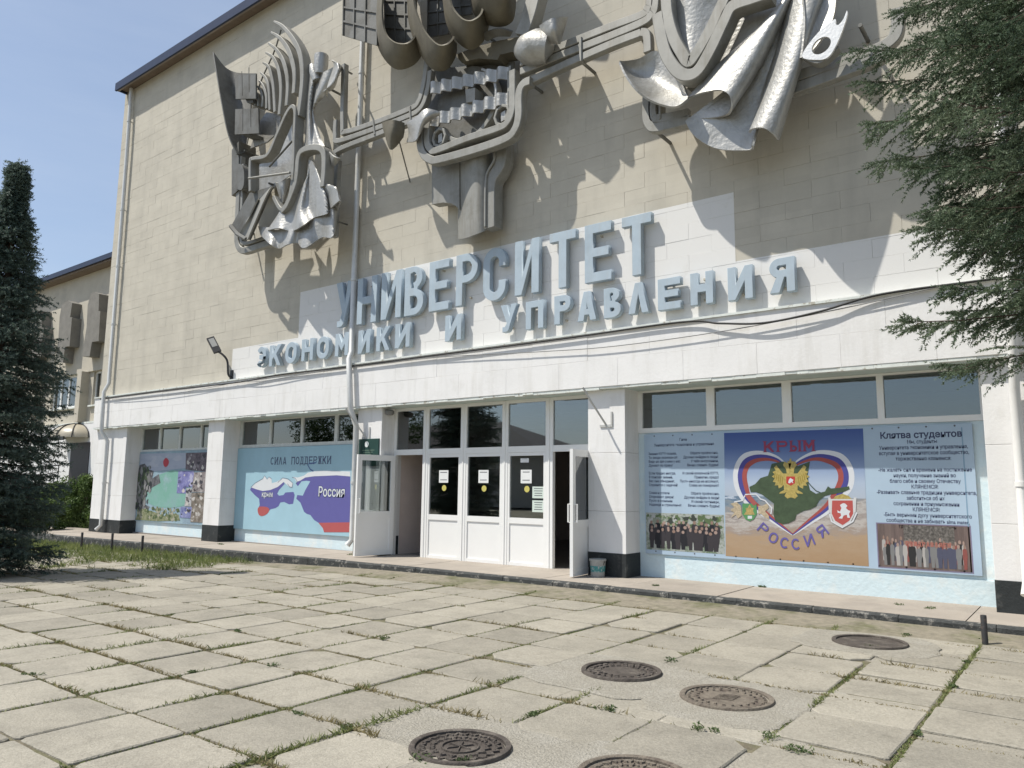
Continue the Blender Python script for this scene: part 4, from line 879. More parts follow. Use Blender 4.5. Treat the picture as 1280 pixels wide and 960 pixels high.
flatpoly('seam', [[(-1.40, .53), (-1.385, .53), (-1.385, 2.47), (-1.40, 2.47)]], Y1, flat('seam_blue', (.22, .34, .46)), PB3)
eyelets(PB3, -6.18, -1.30, .545, 2.495, 14)
# ---- mural in the second bay
PB2 = thing('map_mural', (-16, YP, .4), 'pale blue painted board reading СИЛА ПОДДЕРЖКИ with two map shapes as reaching hands', 'mural')
MB().box(-18.43, -13.60, YP + .004, YP + .03, .42, 2.548).build('sheet', mat('mural_blue', (.34, .53, .62), .6, var=.05, scale=2), PB2)
mb, mr_, mw = flat('mural_violet', (.12, .115, .33)), flat('mural_red', (.42, .10, .10)), flat('mural_white', (.66, .68, .70))
outl = flat('mural_outline', (.08, .10, .18))
def fig(name, q, y, m): return flatpoly(name, [q], y, m, PB2)
fig('peninsula_blue', [(-17.771,1.443),(-17.738,1.509),(-17.103,1.467),(-16.357,1.663),(-16.301,1.616),(-16.52,1.457),(-16.59,1.362),(-16.508,1.316),(-16.329,1.334),(-16.258,1.398),(-15.931,1.417),(-15.875,1.341),(-15.922,1.125),(-16.081,1.106),(-16.289,1.163),(-16.442,1.145),(-16.511,1.049),(-16.637,0.999),(-16.844,0.963),(-17.044,0.815),(-17.313,0.806),(-17.39,0.932),(-17.309,1.063),(-17.351,1.222),(-17.553,1.316)], Y1, mb)
fig('peninsula_white', [(-17.739,1.516),(-17.554,1.625),(-17.236,1.739),(-17.162,1.82),(-17.045,1.724),(-16.971,1.788),(-16.86,1.74),(-16.839,1.629),(-16.642,1.661),(-16.39,1.757),(-16.183,1.726),(-15.973,1.633),(-15.99,1.531),(-16.065,1.524),(-16.197,1.585),(-16.341,1.663),(-16.579,1.535),(-16.888,1.453),(-17.207,1.424),(-17.484,1.463)], Y2, mw)
fig('peninsula_red', spline([(-17.39,0.932),(-17.332,1.014),(-17.116,1.026),(-16.954,1.007),(-16.885,0.946),(-16.967,0.849),(-17.148,0.786),(-17.313,0.806)], 3, True), Y2, mr_)
fig('mainland_blue', [(-15.541,1.82),(-15.157,1.85),(-14.779,1.834),(-14.32,1.828),(-13.83,1.805),(-13.765,0.715),(-14.338,0.708),(-14.886,0.688),(-15.078,0.755),(-15.229,0.87),(-15.375,0.895),(-15.475,0.938),(-15.638,1.161),(-15.803,1.25),(-15.775,1.342),(-15.553,1.33),(-15.466,1.469),(-15.289,1.683),(-15.435,1.697),(-15.629,1.681),(-15.767,1.558),(-15.847,1.619),(-15.73,1.712)], Y1, mb)
fig('mainland_white', [(-16.01,1.789),(-15.784,1.773),(-15.541,1.82),(-15.4,1.89),(-15.162,1.926),(-14.786,1.939),(-13.836,1.915),(-13.829,1.799),(-14.32,1.828),(-14.777,1.813),(-15.154,1.804),(-15.489,1.774),(-15.679,1.697),(-15.835,1.665),(-15.88,1.727)], Y2, mw)
fig('mainland_red', [(-14.91,0.696),(-13.767,0.749),(-13.754,0.522),(-14.686,0.481),(-14.739,0.576)], Y2, mr_)
flatpoly('outline_line', [stroke([(-15.084,2.168),(-15.106,2.132),(-15.369,2.116),(-15.414,2.08),(-15.31,1.972),(-15.186,1.926)], .03)], Y3, flat('mural_cobalt', (.10, .16, .34)), PB2)
flatpoly('outline_line', [stroke([(-16.01,1.779),(-15.883,1.758),(-15.802,1.681),(-15.847,1.619)], .012)], Y3, outl, PB2)
flatpoly('outline_line', [stroke([(-16.588,1.646),(-16.391,1.763),(-16.158,1.735),(-15.973,1.633),(-15.99,1.531),(-16.091,1.539),(-16.184,1.617)], .012)], Y3, outl, PB2)
flatpoly('outline_line', [stroke([(-17.739,1.516),(-17.554,1.625),(-17.236,1.739),(-17.162,1.82),(-17.045,1.724),(-16.971,1.788),(-16.86,1.74)], .012)], Y3, outl, PB2)
W2 = [(-16.956,2.222),(-14.527,2.215),(-16.97,2.377)]
word('СИЛА ПОДДЕРЖКИ', W2[0][0], W2[1][0], 2.10, .19, .028, outl, PB2, Y2)
put('text_line', upright(text_mesh('крым', .20, bold=.012, xs=.9), [(-17.006,1.286)][0][0], Y3, [(-17.005,1.276)][0][1]), outl, PB2)['kind'] = 'stuff'
put('text_line', upright(text_mesh('крым', .20, bold=.003, xs=.9), [(-17.006,1.286)][0][0], Y3 - .001, [(-17.005,1.276)][0][1]), mw, PB2)['kind'] = 'stuff'
put('text_line', upright(text_mesh('Россия', .32, bold=.02, xs=.88), [(-14.478,1.326)][0][0], Y3, [(-14.478,1.326)][0][1]), outl, PB2)['kind'] = 'stuff'
put('text_line', upright(text_mesh('Россия', .32, bold=.004, xs=.88), [(-14.478,1.326)][0][0], Y3 - .001, [(-14.478,1.326)][0][1]), mw, PB2)['kind'] = 'stuff'
# ---- photo montage in the first bay
PB1 = thing('photo_montage_banner', (-21.5, YP, .4), 'photo montage banner of a sea bay with a red dot', 'banner')
MB().box(-23.72, -19.26, YP + .004, YP + .03, .44, 2.55).build('sheet', speckle('bay_view_print', [(.18, .22, .30), (.24, .33, .40), (.30, .42, .48), (.36, .44, .54)], 1.4), PB1)
fig1 = lambda name, q, y, m: flatpoly(name, [q], y, m, PB1)
fig1('sky_area', [(-23.706,2.502),(-21.043,2.477),(-20.987,2.041),(-21.895,2.002),(-23.025,1.94),(-23.671,1.965)], Y1, flat('hazy_print', (.36, .40, .49)))
fig1('lagoon', spline([(-22.854,1.689),(-22.14,1.914),(-21.427,1.956),(-20.921,1.523),(-20.856,1.01),(-21.996,0.876),(-22.882,0.966),(-23.192,1.232)], 4, True), Y2, speckle('lagoon_print', [(.24, .33, .38), (.22, .40, .36), (.18, .38, .31), (.32, .42, .48)], 1.1))
fig1('rocks', [(-23.699,2.151),(-23.382,2.195),(-23.08,2.008),(-22.804,1.962),(-22.86,1.735),(-22.481,1.87),(-22.356,1.601),(-22.821,1.463),(-23.237,1.231),(-23.242,0.958),(-22.869,0.877),(-23.298,0.73),(-23.612,0.675),(-23.801,1.593)], Y3, speckle('rock_print', [(.03, .035, .04), (.10, .10, .11), (.24, .25, .26)], 5))
fig1('shrubs', [(-23.719,0.466),(-23.358,0.819),(-22.672,0.747),(-21.963,0.636),(-21.639,0.732),(-21.221,0.702),(-21.118,0.534),(-22.369,0.468)], Y4, speckle('shrub_print', [(.08, .11, .05), (.20, .22, .12), (.36, .35, .27)], 14))
fig1('red_dot', spline([(-22.276,2.274),(-22.132,2.353),(-21.963,2.248),(-22.013,2.114),(-22.163,2.08),(-22.269,2.161)], 4, True), Y3, flat('dot_red', (.42, .04, .06)))
bx = lambda q: (min(p[0] for p in q), max(p[0] for p in q), min(p[1] for p in q), max(p[1] for p in q))
blobs(PB1, *bx([(-23.687,0.857),(-21.208,0.917),(-21.158,0.532),(-23.673,0.468)]), [(.07, .10, .045), (.14, .17, .08), (.26, .27, .17), (.34, .33, .26), (.10, .13, .06)], 110, .08, Y4 - .0004, 11)
blobs(PB1, *bx([(-23.816,2.176),(-23.014,2.168),(-22.805,0.744),(-23.591,0.722)]), [(.03, .035, .04), (.08, .08, .085), (.17, .17, .17), (.06, .085, .05), (.25, .25, .25)], 110, .10, Y4 - .0002, 12, 1.4)
blobs(PB1, *bx([(-23.706,2.502),(-21.084,2.477),(-21.028,2.041),(-23.631,2.011)]), [(.38, .42, .50), (.34, .38, .47), (.42, .45, .52)], 30, .35, Y1 - .0003, 14, .3)
for nm, q, cols in [('small_photo', [(-21.043,2.477),(-19.9,2.477),(-19.912,1.929),(-20.998,1.998)], [(.04, .035, .05), (.12, .10, .12), (.3, .28, .3)]), ('small_photo', [(-21.385,1.947),(-20.537,1.961),(-20.56,1.505),(-20.917,1.489),(-20.894,1.309),(-21.4,1.311)], [(.10, .10, .22), (.20, .20, .42), (.4, .4, .55)]),
                    ('small_photo', [(-20.531,1.91),(-19.912,1.929),(-19.922,1.364),(-20.581,1.356),(-20.573,1.611)], [(.06, .05, .05), (.25, .22, .22), (.5, .48, .46)]), ('small_photo', [(-20.873,1.459),(-20.61,1.462),(-20.57,0.953),(-20.928,0.945)], [(.3, .3, .3), (.45, .45, .46), (.15, .13, .13)]),
                    ('small_photo', [(-20.594,1.334),(-19.921,1.352),(-19.936,0.513),(-20.555,0.511)], [(.06, .06, .05), (.2, .17, .14), (.42, .4, .38)]), ('small_photo', [(-21.127,0.919),(-20.529,0.933),(-20.568,0.616),(-21.129,0.619)], [(.12, .14, .30), (.2, .22, .4), (.3, .32, .5)])]:
    yy = Y4 - random.uniform(.001, .003); fig1(nm, q, yy, speckle('montage_print', cols, 5)); blobs(PB1, *bx(q), cols + [(.5, .48, .45), (.05, .05, .06)], 18, .09, yy - .0004, int(abs(q[0][0]) * 100))

# ================================================================ aluminium relief on the facade
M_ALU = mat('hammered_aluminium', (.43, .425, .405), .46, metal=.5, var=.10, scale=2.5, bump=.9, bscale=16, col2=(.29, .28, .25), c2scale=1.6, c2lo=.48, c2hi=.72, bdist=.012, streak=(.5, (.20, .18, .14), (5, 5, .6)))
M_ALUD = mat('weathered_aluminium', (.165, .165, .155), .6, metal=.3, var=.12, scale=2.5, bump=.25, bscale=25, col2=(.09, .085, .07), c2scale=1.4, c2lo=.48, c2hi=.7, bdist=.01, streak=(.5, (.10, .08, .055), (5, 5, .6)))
M_RAIL = mat('rail_aluminium', (.29, .285, .262), .58, metal=.3, var=.10, scale=3, col2=(.21, .205, .18), c2scale=2.2, c2lo=.5, c2hi=.7, streak=(.55, (.17, .15, .115), (5, 5, .6)))
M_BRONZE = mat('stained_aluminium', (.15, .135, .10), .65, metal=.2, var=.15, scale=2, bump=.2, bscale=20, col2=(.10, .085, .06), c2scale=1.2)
DS = .72
def P2(pts): return [(p[0], p[1]) for p in pts]
def rail(par, pts, w_, d, th, name='rail', m=M_RAIL, n=5, sm=True):
    return MB().ribbon(spline(pts, n) if sm else pts, w_, -d * DS, -d * DS + th * .85).build(name, m, par, True)
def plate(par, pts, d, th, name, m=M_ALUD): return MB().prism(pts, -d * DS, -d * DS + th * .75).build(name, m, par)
def drape(par, folds, name='drape', m=M_ALU, nu=22, nv=60, th=.035, wave=None): return MB().sheet(loft(folds, nu, nv, wave), th).build(name, m, par, True)
def rod(par, pts, r, name='rod', m=M_ALUD): return MB().tube(pts, r, 8).build(name, m, par, True)
def standoff(par, x, z, d):
    return MB().tube([(x, -d * DS, z), (x, .02, z)], .03, 8).build('wall_stay', M_ALUD, par, True)
# ---------------- figure with ribs and skirts
S1 = thing('relief_sculpture', (-17.2, -.6, 7.8), 'aluminium relief with harp like ribs, a curved sail and pleated skirts left of the others', 'sculpture', 'aluminium reliefs on the facade')
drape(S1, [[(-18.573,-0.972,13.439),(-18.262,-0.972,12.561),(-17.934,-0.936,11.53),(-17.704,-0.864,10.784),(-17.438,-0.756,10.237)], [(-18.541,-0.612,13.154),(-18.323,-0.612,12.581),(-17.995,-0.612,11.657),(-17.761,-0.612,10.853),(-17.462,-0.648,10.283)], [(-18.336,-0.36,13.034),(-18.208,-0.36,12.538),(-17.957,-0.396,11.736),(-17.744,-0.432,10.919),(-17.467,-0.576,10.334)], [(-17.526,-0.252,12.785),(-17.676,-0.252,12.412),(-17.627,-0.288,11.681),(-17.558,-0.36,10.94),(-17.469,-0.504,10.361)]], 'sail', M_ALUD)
for q in ([(-17.68,12.535),(-16.712,12.225),(-16.647,11.536),(-17.577,11.82)], [(-17.566,11.528),(-16.51,11.226),(-16.417,10.517),(-17.513,10.797)]):
    pl = plate(S1, q, 1.12, .06, 'plate')
    for f in (.33, .66): MB().bar((q[0][0] + (q[1][0] - q[0][0]) * f, -1.125 * DS, q[0][1]), (q[3][0] + (q[2][0] - q[3][0]) * f, -1.125 * DS, q[3][1]), .012, .012).build('seam', M_ALUD, pl)
plate(S1, [(-17.249,11.751),(-16.889,11.637),(-16.891,11.54),(-17.169,11.627)], 1.0, .5, 'stub'); plate(S1, [(-17.327,10.821),(-16.808,10.672),(-16.845,10.597),(-17.23,10.706)], 1.0, .5, 'stub')
for k, (pth, w_, d) in enumerate([([(-15.914,13.369),(-15.541,13.098),(-15.095,12.608),(-14.785,12.13),(-14.657,11.723),(-14.612,11.318),(-14.64,10.874),(-14.704,10.444)], .15, 1.25), ([(-16.067,13.144),(-15.672,12.841),(-15.303,12.4),(-15.063,11.914),(-14.975,11.554),(-14.976,11.127)], .14, 1.2), ([(-16.204,12.918),(-15.86,12.62),(-15.539,12.199),(-15.35,11.763),(-15.283,11.375),(-15.296,10.916)], .13, 1.15), ([(-16.357,12.73),(-16.029,12.474),(-15.787,12.098),(-15.647,11.678),(-15.6,11.293),(-15.625,10.8)], .12, 1.1),
                  ([(-16.515,12.524),(-16.252,12.31),(-16.086,11.943),(-15.974,11.565),(-15.869,10.956)], .105, 1.05), ([(-16.657,12.309),(-16.417,12.071),(-16.253,11.74),(-16.143,11.106)], .095, 1.0), ([(-16.75,12.13),(-16.537,11.902),(-16.372,11.571),(-16.329,11.214)], .085, .97), ([(-16.838,12.011),(-16.671,11.816),(-16.566,11.574),(-16.561,11.337)], .075, .94), ([(-16.948,11.895),(-16.821,11.731),(-16.765,11.427)], .065, .92), ([(-17.019,11.759),(-16.935,11.592),(-16.938,11.501)], .055, .9)]):
    s_ = spline(pth, 6); n = len(s_); MB().ribbon(s_, [w_ * (.35 + .65 * math.sin(math.pi * min(1, (i + 1) / (n * .75)) * .6)) for i in range(n)], -d * DS, -d * DS + .26).build('rib', M_RAIL, S1, True)
rod(S1, [(-15.719,-0.792,13.118),(-15.935,-0.756,12.785),(-16.118,-0.72,12.61),(-16.342,-0.684,12.446),(-16.619,-0.648,12.225),(-16.831,-0.634,11.916)], .02, 'tie_rod'); rod(S1, [(-14.883,-0.792,12.167),(-14.633,-0.72,11.816),(-14.475,-0.72,11.631)], .03, 'tie_rod')
drape(S1, [[(-14.615,-0.677,11.798),(-14.649,-0.677,11.284),(-14.672,-0.677,10.64),(-14.623,-0.677,9.983),(-14.652,-0.72,9.606)], [(-14.255,-0.806,11.498),(-14.313,-0.828,11.014),(-14.379,-0.806,10.492),(-14.339,-0.806,9.952),(-14.321,-0.806,9.504)], [(-14.264,-0.677,11.458),(-14.36,-0.698,11.046),(-14.415,-0.698,10.549),(-14.323,-0.72,10.083),(-14.166,-0.763,9.499)], [(-13.766,-0.785,11.34),(-13.924,-0.806,11.018),(-14.137,-0.785,10.731),(-14.35,-0.72,10.458),(-14.161,-0.72,9.915),(-13.955,-0.742,9.469)], [(-13.556,-0.655,11.491),(-13.711,-0.698,11.098),(-13.984,-0.72,10.772),(-14.331,-0.677,10.696),(-14.385,-0.655,10.435),(-14.091,-0.677,9.832),(-13.866,-0.698,9.501)]], 'body_drape')
drape(S1, [[(-13.82,-0.648,11.695),(-13.624,-0.72,11.433),(-13.777,-0.756,10.962),(-13.85,-0.72,10.718)], [(-13.31,-0.864,11.318),(-13.233,-0.9,11.119),(-13.414,-0.9,10.84),(-13.768,-0.864,10.785)], [(-13.459,-0.612,11.395),(-13.56,-0.648,11.192),(-13.659,-0.648,10.972),(-13.836,-0.648,10.903)]], 'sleeve')
MB().tube([(-14.123,-0.72,11.871),(-14.121,-0.72,11.638),(-14.136,-0.72,11.385)], [.17, .17, .14], 14).build('head_cylinder', M_ALU, S1, True)
MB().tube([(-14.347,-0.792,11.656),(-14.276,-0.792,11.464),(-14.202,-0.756,11.23)], [.09, .12, .11], 12).build('neck_cylinder', M_ALU, S1, True)
# enclosing rails, left and bottom, and the rails that run on to the middle relief
rail(S1, [(-17.493,10.224),(-17.465,9.239),(-17.424,8.135),(-17.373,7.822),(-17.21,7.629),(-16.937,7.558),(-16.15,7.568),(-15.113,7.551)], .17, .9, .16)
rail(S1, [(-17.322,9.979),(-17.275,8.975),(-17.226,7.966),(-16.991,7.749),(-16.165,7.737)], .10, .9, .14)
rail(S1, [(-13.587,9.135),(-13.594,8.354),(-13.58,7.271)], .13, .8, .14)
plate(S1, [(-17.81,10.494),(-17.497,10.652),(-17.375,9.264),(-17.677,9.176)], .95, .7, 'post_block'); MB().prism(spline([(-17.545,9.867),(-17.327,9.949),(-17.12,9.798),(-17.041,9.506),(-17.065,9.241),(-17.219,9.201),(-17.462,9.375),(-17.554,9.633)], 4, True), -.75, -.45).build('lobe', M_ALUD, S1)
plate(S1, [(-17.274,10.125),(-16.582,10.099),(-15.953,10.852),(-15.53,10.689),(-15.419,9.304),(-16.31,9.107),(-17.19,9.257)], .62, .08, 'back_panel', M_ALU)
plate(S1, [(-17.132,11.123),(-16.737,11.357),(-16.067,11.084),(-16.188,10.64),(-16.659,10.497),(-17.386,10.523)], .56, .06, 'back_panel', M_ALU)
lp = plate(S1, [(-16.659,8.976),(-15.757,8.931),(-16.598,7.725),(-17.421,8.24)], 1.12, .1, 'leg_panel')
drape(S1, [[(-15.434,-0.972,8.801),(-15.674,-0.972,8.596),(-16.35,-0.972,7.628)], [(-16.116,-0.828,8.726),(-16.289,-0.828,8.524),(-16.644,-0.864,7.733)], [(-16.102,-0.922,8.637),(-16.318,-0.922,8.39),(-16.797,-0.936,7.892)]], 'leg_fold', M_RAIL, nv=16)
MB().tube([(-17.215,-0.936,8.171),(-16.832,-0.972,7.87),(-16.499,-0.936,7.678)], .055, 8).build('foot_roll', M_ALUD, S1, True)
rail(S1, [(-15.447,8.551),(-15.099,8.151),(-14.841,8.345),(-14.721,8.877),(-14.752,9.959),(-14.768,10.555),(-14.903,10.72),(-15.114,10.596),(-15.457,10.146),(-15.813,9.722),(-16.412,9.784),(-16.525,9.707),(-16.449,8.932)], .10, 1.32, .3, 'loop_bar')
rail(S1, [(-15.054,8.096),(-14.844,8.227),(-14.56,8.726),(-14.503,9.309),(-14.302,9.444),(-13.825,9.369),(-13.582,9.181),(-13.527,8.78),(-13.553,8.346)], .15, 1.36, .3, 'loop_bar')
rod(S1, [(-16.367,-1.044,9.209),(-14.679,-1.044,8.934)], .03, 'cross_rod', M_RAIL); rod(S1, [(-15.787,-0.864,9.431),(-14.913,-0.864,9.857)], .025, 'cross_rod')
drape(S1, [[(-15.694,-0.72,9.051),(-15.451,-0.72,8.553),(-15.361,-0.756,8.412)], [(-15.23,-0.9,8.877),(-15.142,-0.864,8.58),(-15.255,-0.792,8.413)], [(-15.126,-0.72,9.058),(-15.21,-0.72,8.715),(-15.25,-0.756,8.442)]], 'pocket_drape', M_ALU, nv=20)
drape(S1, [[(-15.239,-0.864,8.129),(-15.482,-0.864,7.937),(-15.696,-0.864,7.765)], [(-15.189,-0.884,8.137),(-15.145,-0.923,7.92),(-15.067,-0.983,7.657)], [(-14.737,-0.824,8.357),(-14.759,-0.824,7.938),(-14.756,-0.844,7.564)], [(-14.237,-0.864,8.788),(-14.307,-0.983,7.932),(-14.067,-1.042,7.505)], [(-14.213,-0.844,9.192),(-14.195,-0.824,8.233),(-13.925,-0.844,7.72)], [(-13.939,-0.904,8.977),(-13.529,-0.943,8.178),(-13.344,-0.963,7.645)], [(-13.647,-0.904,8.457),(-13.473,-0.844,8.13),(-13.499,-0.785,7.816)], [(-13.544,-0.884,8.432),(-13.014,-1.003,8.171),(-12.777,-1.062,7.801)], [(-13.561,-0.765,8.38),(-13.307,-0.745,7.921),(-13.273,-0.725,7.785)]], 'skirt', nv=80)
drape(S1, [[(-16.213,-0.785,8.002),(-16.03,-0.824,7.726)], [(-15.703,-0.824,7.85),(-15.46,-0.923,7.345)], [(-15.354,-0.745,7.819),(-15.307,-0.785,7.253)], [(-14.733,-0.864,7.606),(-14.756,-0.943,7.206)], [(-14.546,-0.765,7.666),(-14.622,-0.765,7.27)], [(-14.056,-0.824,7.754),(-14.105,-0.943,6.998)], [(-13.747,-0.785,7.768),(-13.735,-0.765,7.229)], [(-13.352,-0.824,7.805),(-13.209,-0.884,7.1)], [(-13.303,-0.706,7.898),(-13.376,-0.666,7.522)]], 'under_skirt', nv=80)
drape(S1, [[(-13.745,-0.72,9.394),(-13.681,-0.72,9.202)], [(-13.176,-0.972,8.975),(-13.409,-0.792,8.846)], [(-13.073,-0.864,8.943),(-13.105,-0.864,8.911)]], 'ribbon_end', nv=14, nu=8)
for x, z in ((-17.6, 8.3), (-14.3, 8.4), (-14.2, 11.2), (-17.4, 10.4), (-16.2, 9.2)): standoff(S1, x, z, .8)
rod(S1, [(-13.403,-0.648,7.593),(-13.719,-0.05,7.744)], .02, 'wall_stay'); rod(S1, [(-13.388,-0.648,11.307),(-13.727,-0.1,11.56)], .025, 'wall_stay')
# ---------------- rails linking the reliefs
def rails(label, loc): return thing('linking_rails', loc, label, 'rails')
K1 = rails('three parallel aluminium rails linking the ribbed relief and the middle relief', (-13, -.9, 9))
for q in ([(-13.387,11.429),(-13.334,9.898),(-13.182,9.696),(-12.159,9.628),(-11.095,9.62),(-10.866,9.712),(-10.768,9.934),(-10.688,10.306),(-10.661,10.843)], [(-13.588,10.091),(-13.578,9.712),(-13.425,9.54),(-12.151,9.478),(-11.178,9.469),(-10.858,9.511),(-10.689,9.674),(-10.586,10.036),(-10.56,10.298)], [(-13.557,9.174),(-13.453,9.323),(-12.144,9.332),(-11.148,9.328),(-10.769,9.34)]):
    rail(K1, q, .125, .92, .15)
for q in ([(-12.249,9.686),(-12.179,9.326)], [(-11.098,9.651),(-11.06,9.295)]): rail(K1, q, .05, .95, .19, 'clamp', sm=False)
for x, z in ((-14.6, 9.9), (-13.0, 9.75), (-11.6, 9.6)): standoff(K1, x, z, .82)
# ---------------- middle relief
S2 = thing('relief_sculpture', (-10, -.7, 6.6), 'dark aluminium relief of hanging petals over a framed mask with wavy bands in the middle', 'sculpture', 'aluminium reliefs on the facade')
def gridpanel(q, d, nx, nz):
    p = plate(S2, q, d, .05, 'grid_panel'); a, b, c, e = [Vector(v) for v in q]
    for k in range(nx + 1):
        f = k / nx; u, v = a.lerp(e, f), b.lerp(c, f); MB().bar((u.x, -d * DS - .012, u.y), (v.x, -d * DS - .012, v.y), .04, .03).build('grid_bar', M_ALUD, p)
    for k in range(1, nz):
        f = k / nz; u, v = a.lerp(b, f), e.lerp(c, f); MB().bar((u.x, -d * DS - .012, u.y), (v.x, -d * DS - .012, v.y), .03, .04).build('grid_bar', M_ALUD, p)
gridpanel([(-13.254,13.429),(-13.201,11.994),(-12.024,11.313),(-12.085,12.93)], 1.15, 3, 4)
gridpanel([(-12.207,12.982),(-12.1,11.609),(-11.137,11.194),(-11.19,12.555)], .7, 3, 4)
gridpanel([(-10.945,12.534),(-10.903,11.327),(-10.312,11.193),(-10.344,12.282)], .5, 2, 4)
gridpanel([(-10.307,12.266),(-10.287,11.559),(-9.652,11.395),(-9.666,11.997)], .5, 2, 3)
def petal(lo, up, m=M_BRONZE):
    mid = [tuple(.5 * (np.array(a) + np.array(b)) + np.array((0, -.05, -.04))) for a, b in zip(resample(spline(lo, 6), 20), resample(spline(up, 6), 20))]
    return drape(S2, [lo, mid, up], 'petal', m, nu=36, nv=14, th=.04)
petal([(-12.338,-0.576,12.964),(-12.384,-0.576,12.234),(-12.249,-0.612,11.549),(-11.92,-0.648,11.02),(-11.589,-0.648,10.702),(-11.275,-0.648,10.603),(-11.01,-0.612,10.659),(-10.866,-0.576,10.856),(-10.874,-0.54,11.138)], [(-11.586,-1.08,12.363),(-11.614,-1.08,11.872),(-11.509,-1.08,11.333),(-11.233,-1.116,10.995),(-10.962,-1.116,10.824),(-10.758,-1.08,10.8),(-10.67,-1.008,10.939),(-10.694,-0.936,11.155),(-10.754,-0.864,11.359)])
petal([(-11.295,-0.648,12.487),(-11.226,-0.648,11.744),(-10.954,-0.684,11.037),(-10.528,-0.72,10.382),(-10.2,-0.72,10.143),(-9.956,-0.72,10.128),(-9.839,-0.648,10.397),(-9.887,-0.576,10.699)], [(-10.548,-1.224,11.847),(-10.437,-1.224,11.325),(-10.205,-1.224,10.82),(-9.951,-1.224,10.479),(-9.741,-1.224,10.294),(-9.572,-1.188,10.277),(-9.54,-1.08,10.413),(-9.568,-1.008,10.527)])
petal([(-10.256,-0.648,12.052),(-10.126,-0.648,11.314),(-9.907,-0.684,10.875),(-9.557,-0.72,10.451),(-9.289,-0.72,10.299),(-9.061,-0.684,10.422),(-8.968,-0.648,10.728),(-8.985,-0.576,11.097)], [(-9.541,-1.224,11.426),(-9.429,-1.224,11.003),(-9.191,-1.224,10.67),(-8.995,-1.224,10.528),(-8.868,-1.188,10.531),(-8.789,-1.116,10.635),(-8.79,-1.044,10.818),(-8.808,-1.008,11.056)])
petal([(-9.48,-0.648,11.727),(-9.349,-0.648,11.148),(-9.017,-0.684,10.768),(-8.635,-0.72,10.535),(-8.385,-0.684,10.537),(-8.324,-0.648,10.742),(-8.355,-0.576,11.298)], [(-8.851,-1.224,11.268),(-8.736,-1.224,11.01),(-8.485,-1.224,10.803),(-8.241,-1.224,10.678),(-8.063,-1.224,10.655),(-8.017,-1.152,10.804),(-8.045,-1.08,11.009)])
for o in [c for c in S2.children if c.name.startswith('petal')]:   # unseen upper petals, added to cast shade on the mask below
    c = o.copy(); COL.objects.link(c); c.parent = S2; c.location = Vector((.25, .02, 1.75))
    c = o.copy(); COL.objects.link(c); c.parent = S2; c.location = Vector((-.1, .1, 3.1)); c.scale = (.92, 1, .8); c.location.z = 3.4
rail(S2, [(-7.663,10.819),(-7.803,10.369),(-7.974,10.029)], .32, 1.25, .3, 'boom')
plate(S2, [(-9.901,10.454),(-9.327,10.425),(-8.777,10.345),(-8.16,10.22),(-8.187,9.945),(-8.709,10.028),(-8.77,9.944),(-9.255,10.142),(-9.724,10.225)], .82, .45, 'beam', M_BRONZE)
drape(S2, [[(-9.177,-0.72,10.554),(-8.974,-0.648,10.381)], [(-8.55,-0.864,10.389),(-8.663,-0.72,10.335)], [(-8.294,-0.72,10.301),(-8.409,-0.648,10.277)]], 'collar', M_ALUD, nv=20, nu=8)
MB().tube([(-8.186,-0.576,9.919),(-7.929,-0.684,9.811),(-7.645,-0.756,9.711),(-7.472,-0.72,9.653),(-7.437,-0.648,9.664)], [.18, .30, .33, .28, .1], 18).build('drum', M_ALU, S2, True)
drape(S2, [[(-7.506,-0.936,10.002),(-7.429,-0.864,9.751),(-7.312,-0.792,9.657)], [(-7.169,-1.044,9.949),(-7.138,-1.008,9.714),(-7.201,-0.792,9.605)], [(-7.046,-0.72,10.11),(-7.127,-0.72,9.883),(-7.217,-0.72,9.641)]], 'fan', nv=20, nu=14)
rail(S2, [(-7.867,9.134),(-8.01,9.129),(-8.103,9.036),(-8.129,8.834),(-8.126,8.517),(-8.205,8.279),(-8.432,8.152),(-9.213,8.137),(-10.144,8.183),(-10.39,8.248),(-10.605,8.438),(-10.706,8.716),(-10.685,8.961),(-10.522,9.164)], .17, 1.05, .2, 'frame_bar')
rail(S2, [(-8.283,9.487),(-8.277,9.022),(-8.281,8.688),(-8.387,8.473),(-8.606,8.414),(-9.401,8.425),(-10.224,8.4),(-10.388,8.475),(-10.493,8.637),(-10.513,8.911),(-10.456,9.144)], .15, 1.05, .2, 'frame_bar')
rail(S2, [(-8.43,9.544),(-8.419,8.789),(-8.513,8.569)], .07, .95, .15, 'frame_bar')
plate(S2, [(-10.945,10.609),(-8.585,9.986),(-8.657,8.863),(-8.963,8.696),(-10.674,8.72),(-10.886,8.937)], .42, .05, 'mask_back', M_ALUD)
def corrug(a, b, h, d, nw):
    a, b = Vector(a), Vector(b); N = nw * 10; G = []
    for i in range(N + 1):
        f = i / N; p = a.lerp(b, f); dd = d * DS + .05 * math.sin(f * nw * 2 * math.pi) ; row = [(p.x, -dd, p.y - h / 2), (p.x, -dd, p.y), (p.x, -dd, p.y + h / 2)]; G.append(row)
    return MB().sheet(G, .03).build('wavy_band', M_ALU, S2, True)
q = [(-10.503,9.876),(-8.413,9.536),(-10.501,9.116),(-8.405,8.994)]; corrug(q[0], q[1], .26, .9, 7); corrug(q[2], q[3], .26, .95, 7)
MB().prism(arc(*[(-9.722,9.384)][0], .78, .78, 0, 360, 32)[:-1], -.45, -.31).build('disc', M_ALUD, S2)
cx, cz = [(-9.533,9.233)][0]
rail(S2, arc(cx, cz, .74, .74, 205, 335, 16), .10, .85, .2, 'arc_bar', sm=False); rail(S2, arc(cx, cz, .74, .74, -10, 60, 12), .06, .85, .2, 'arc_bar', M_ALU, sm=False)
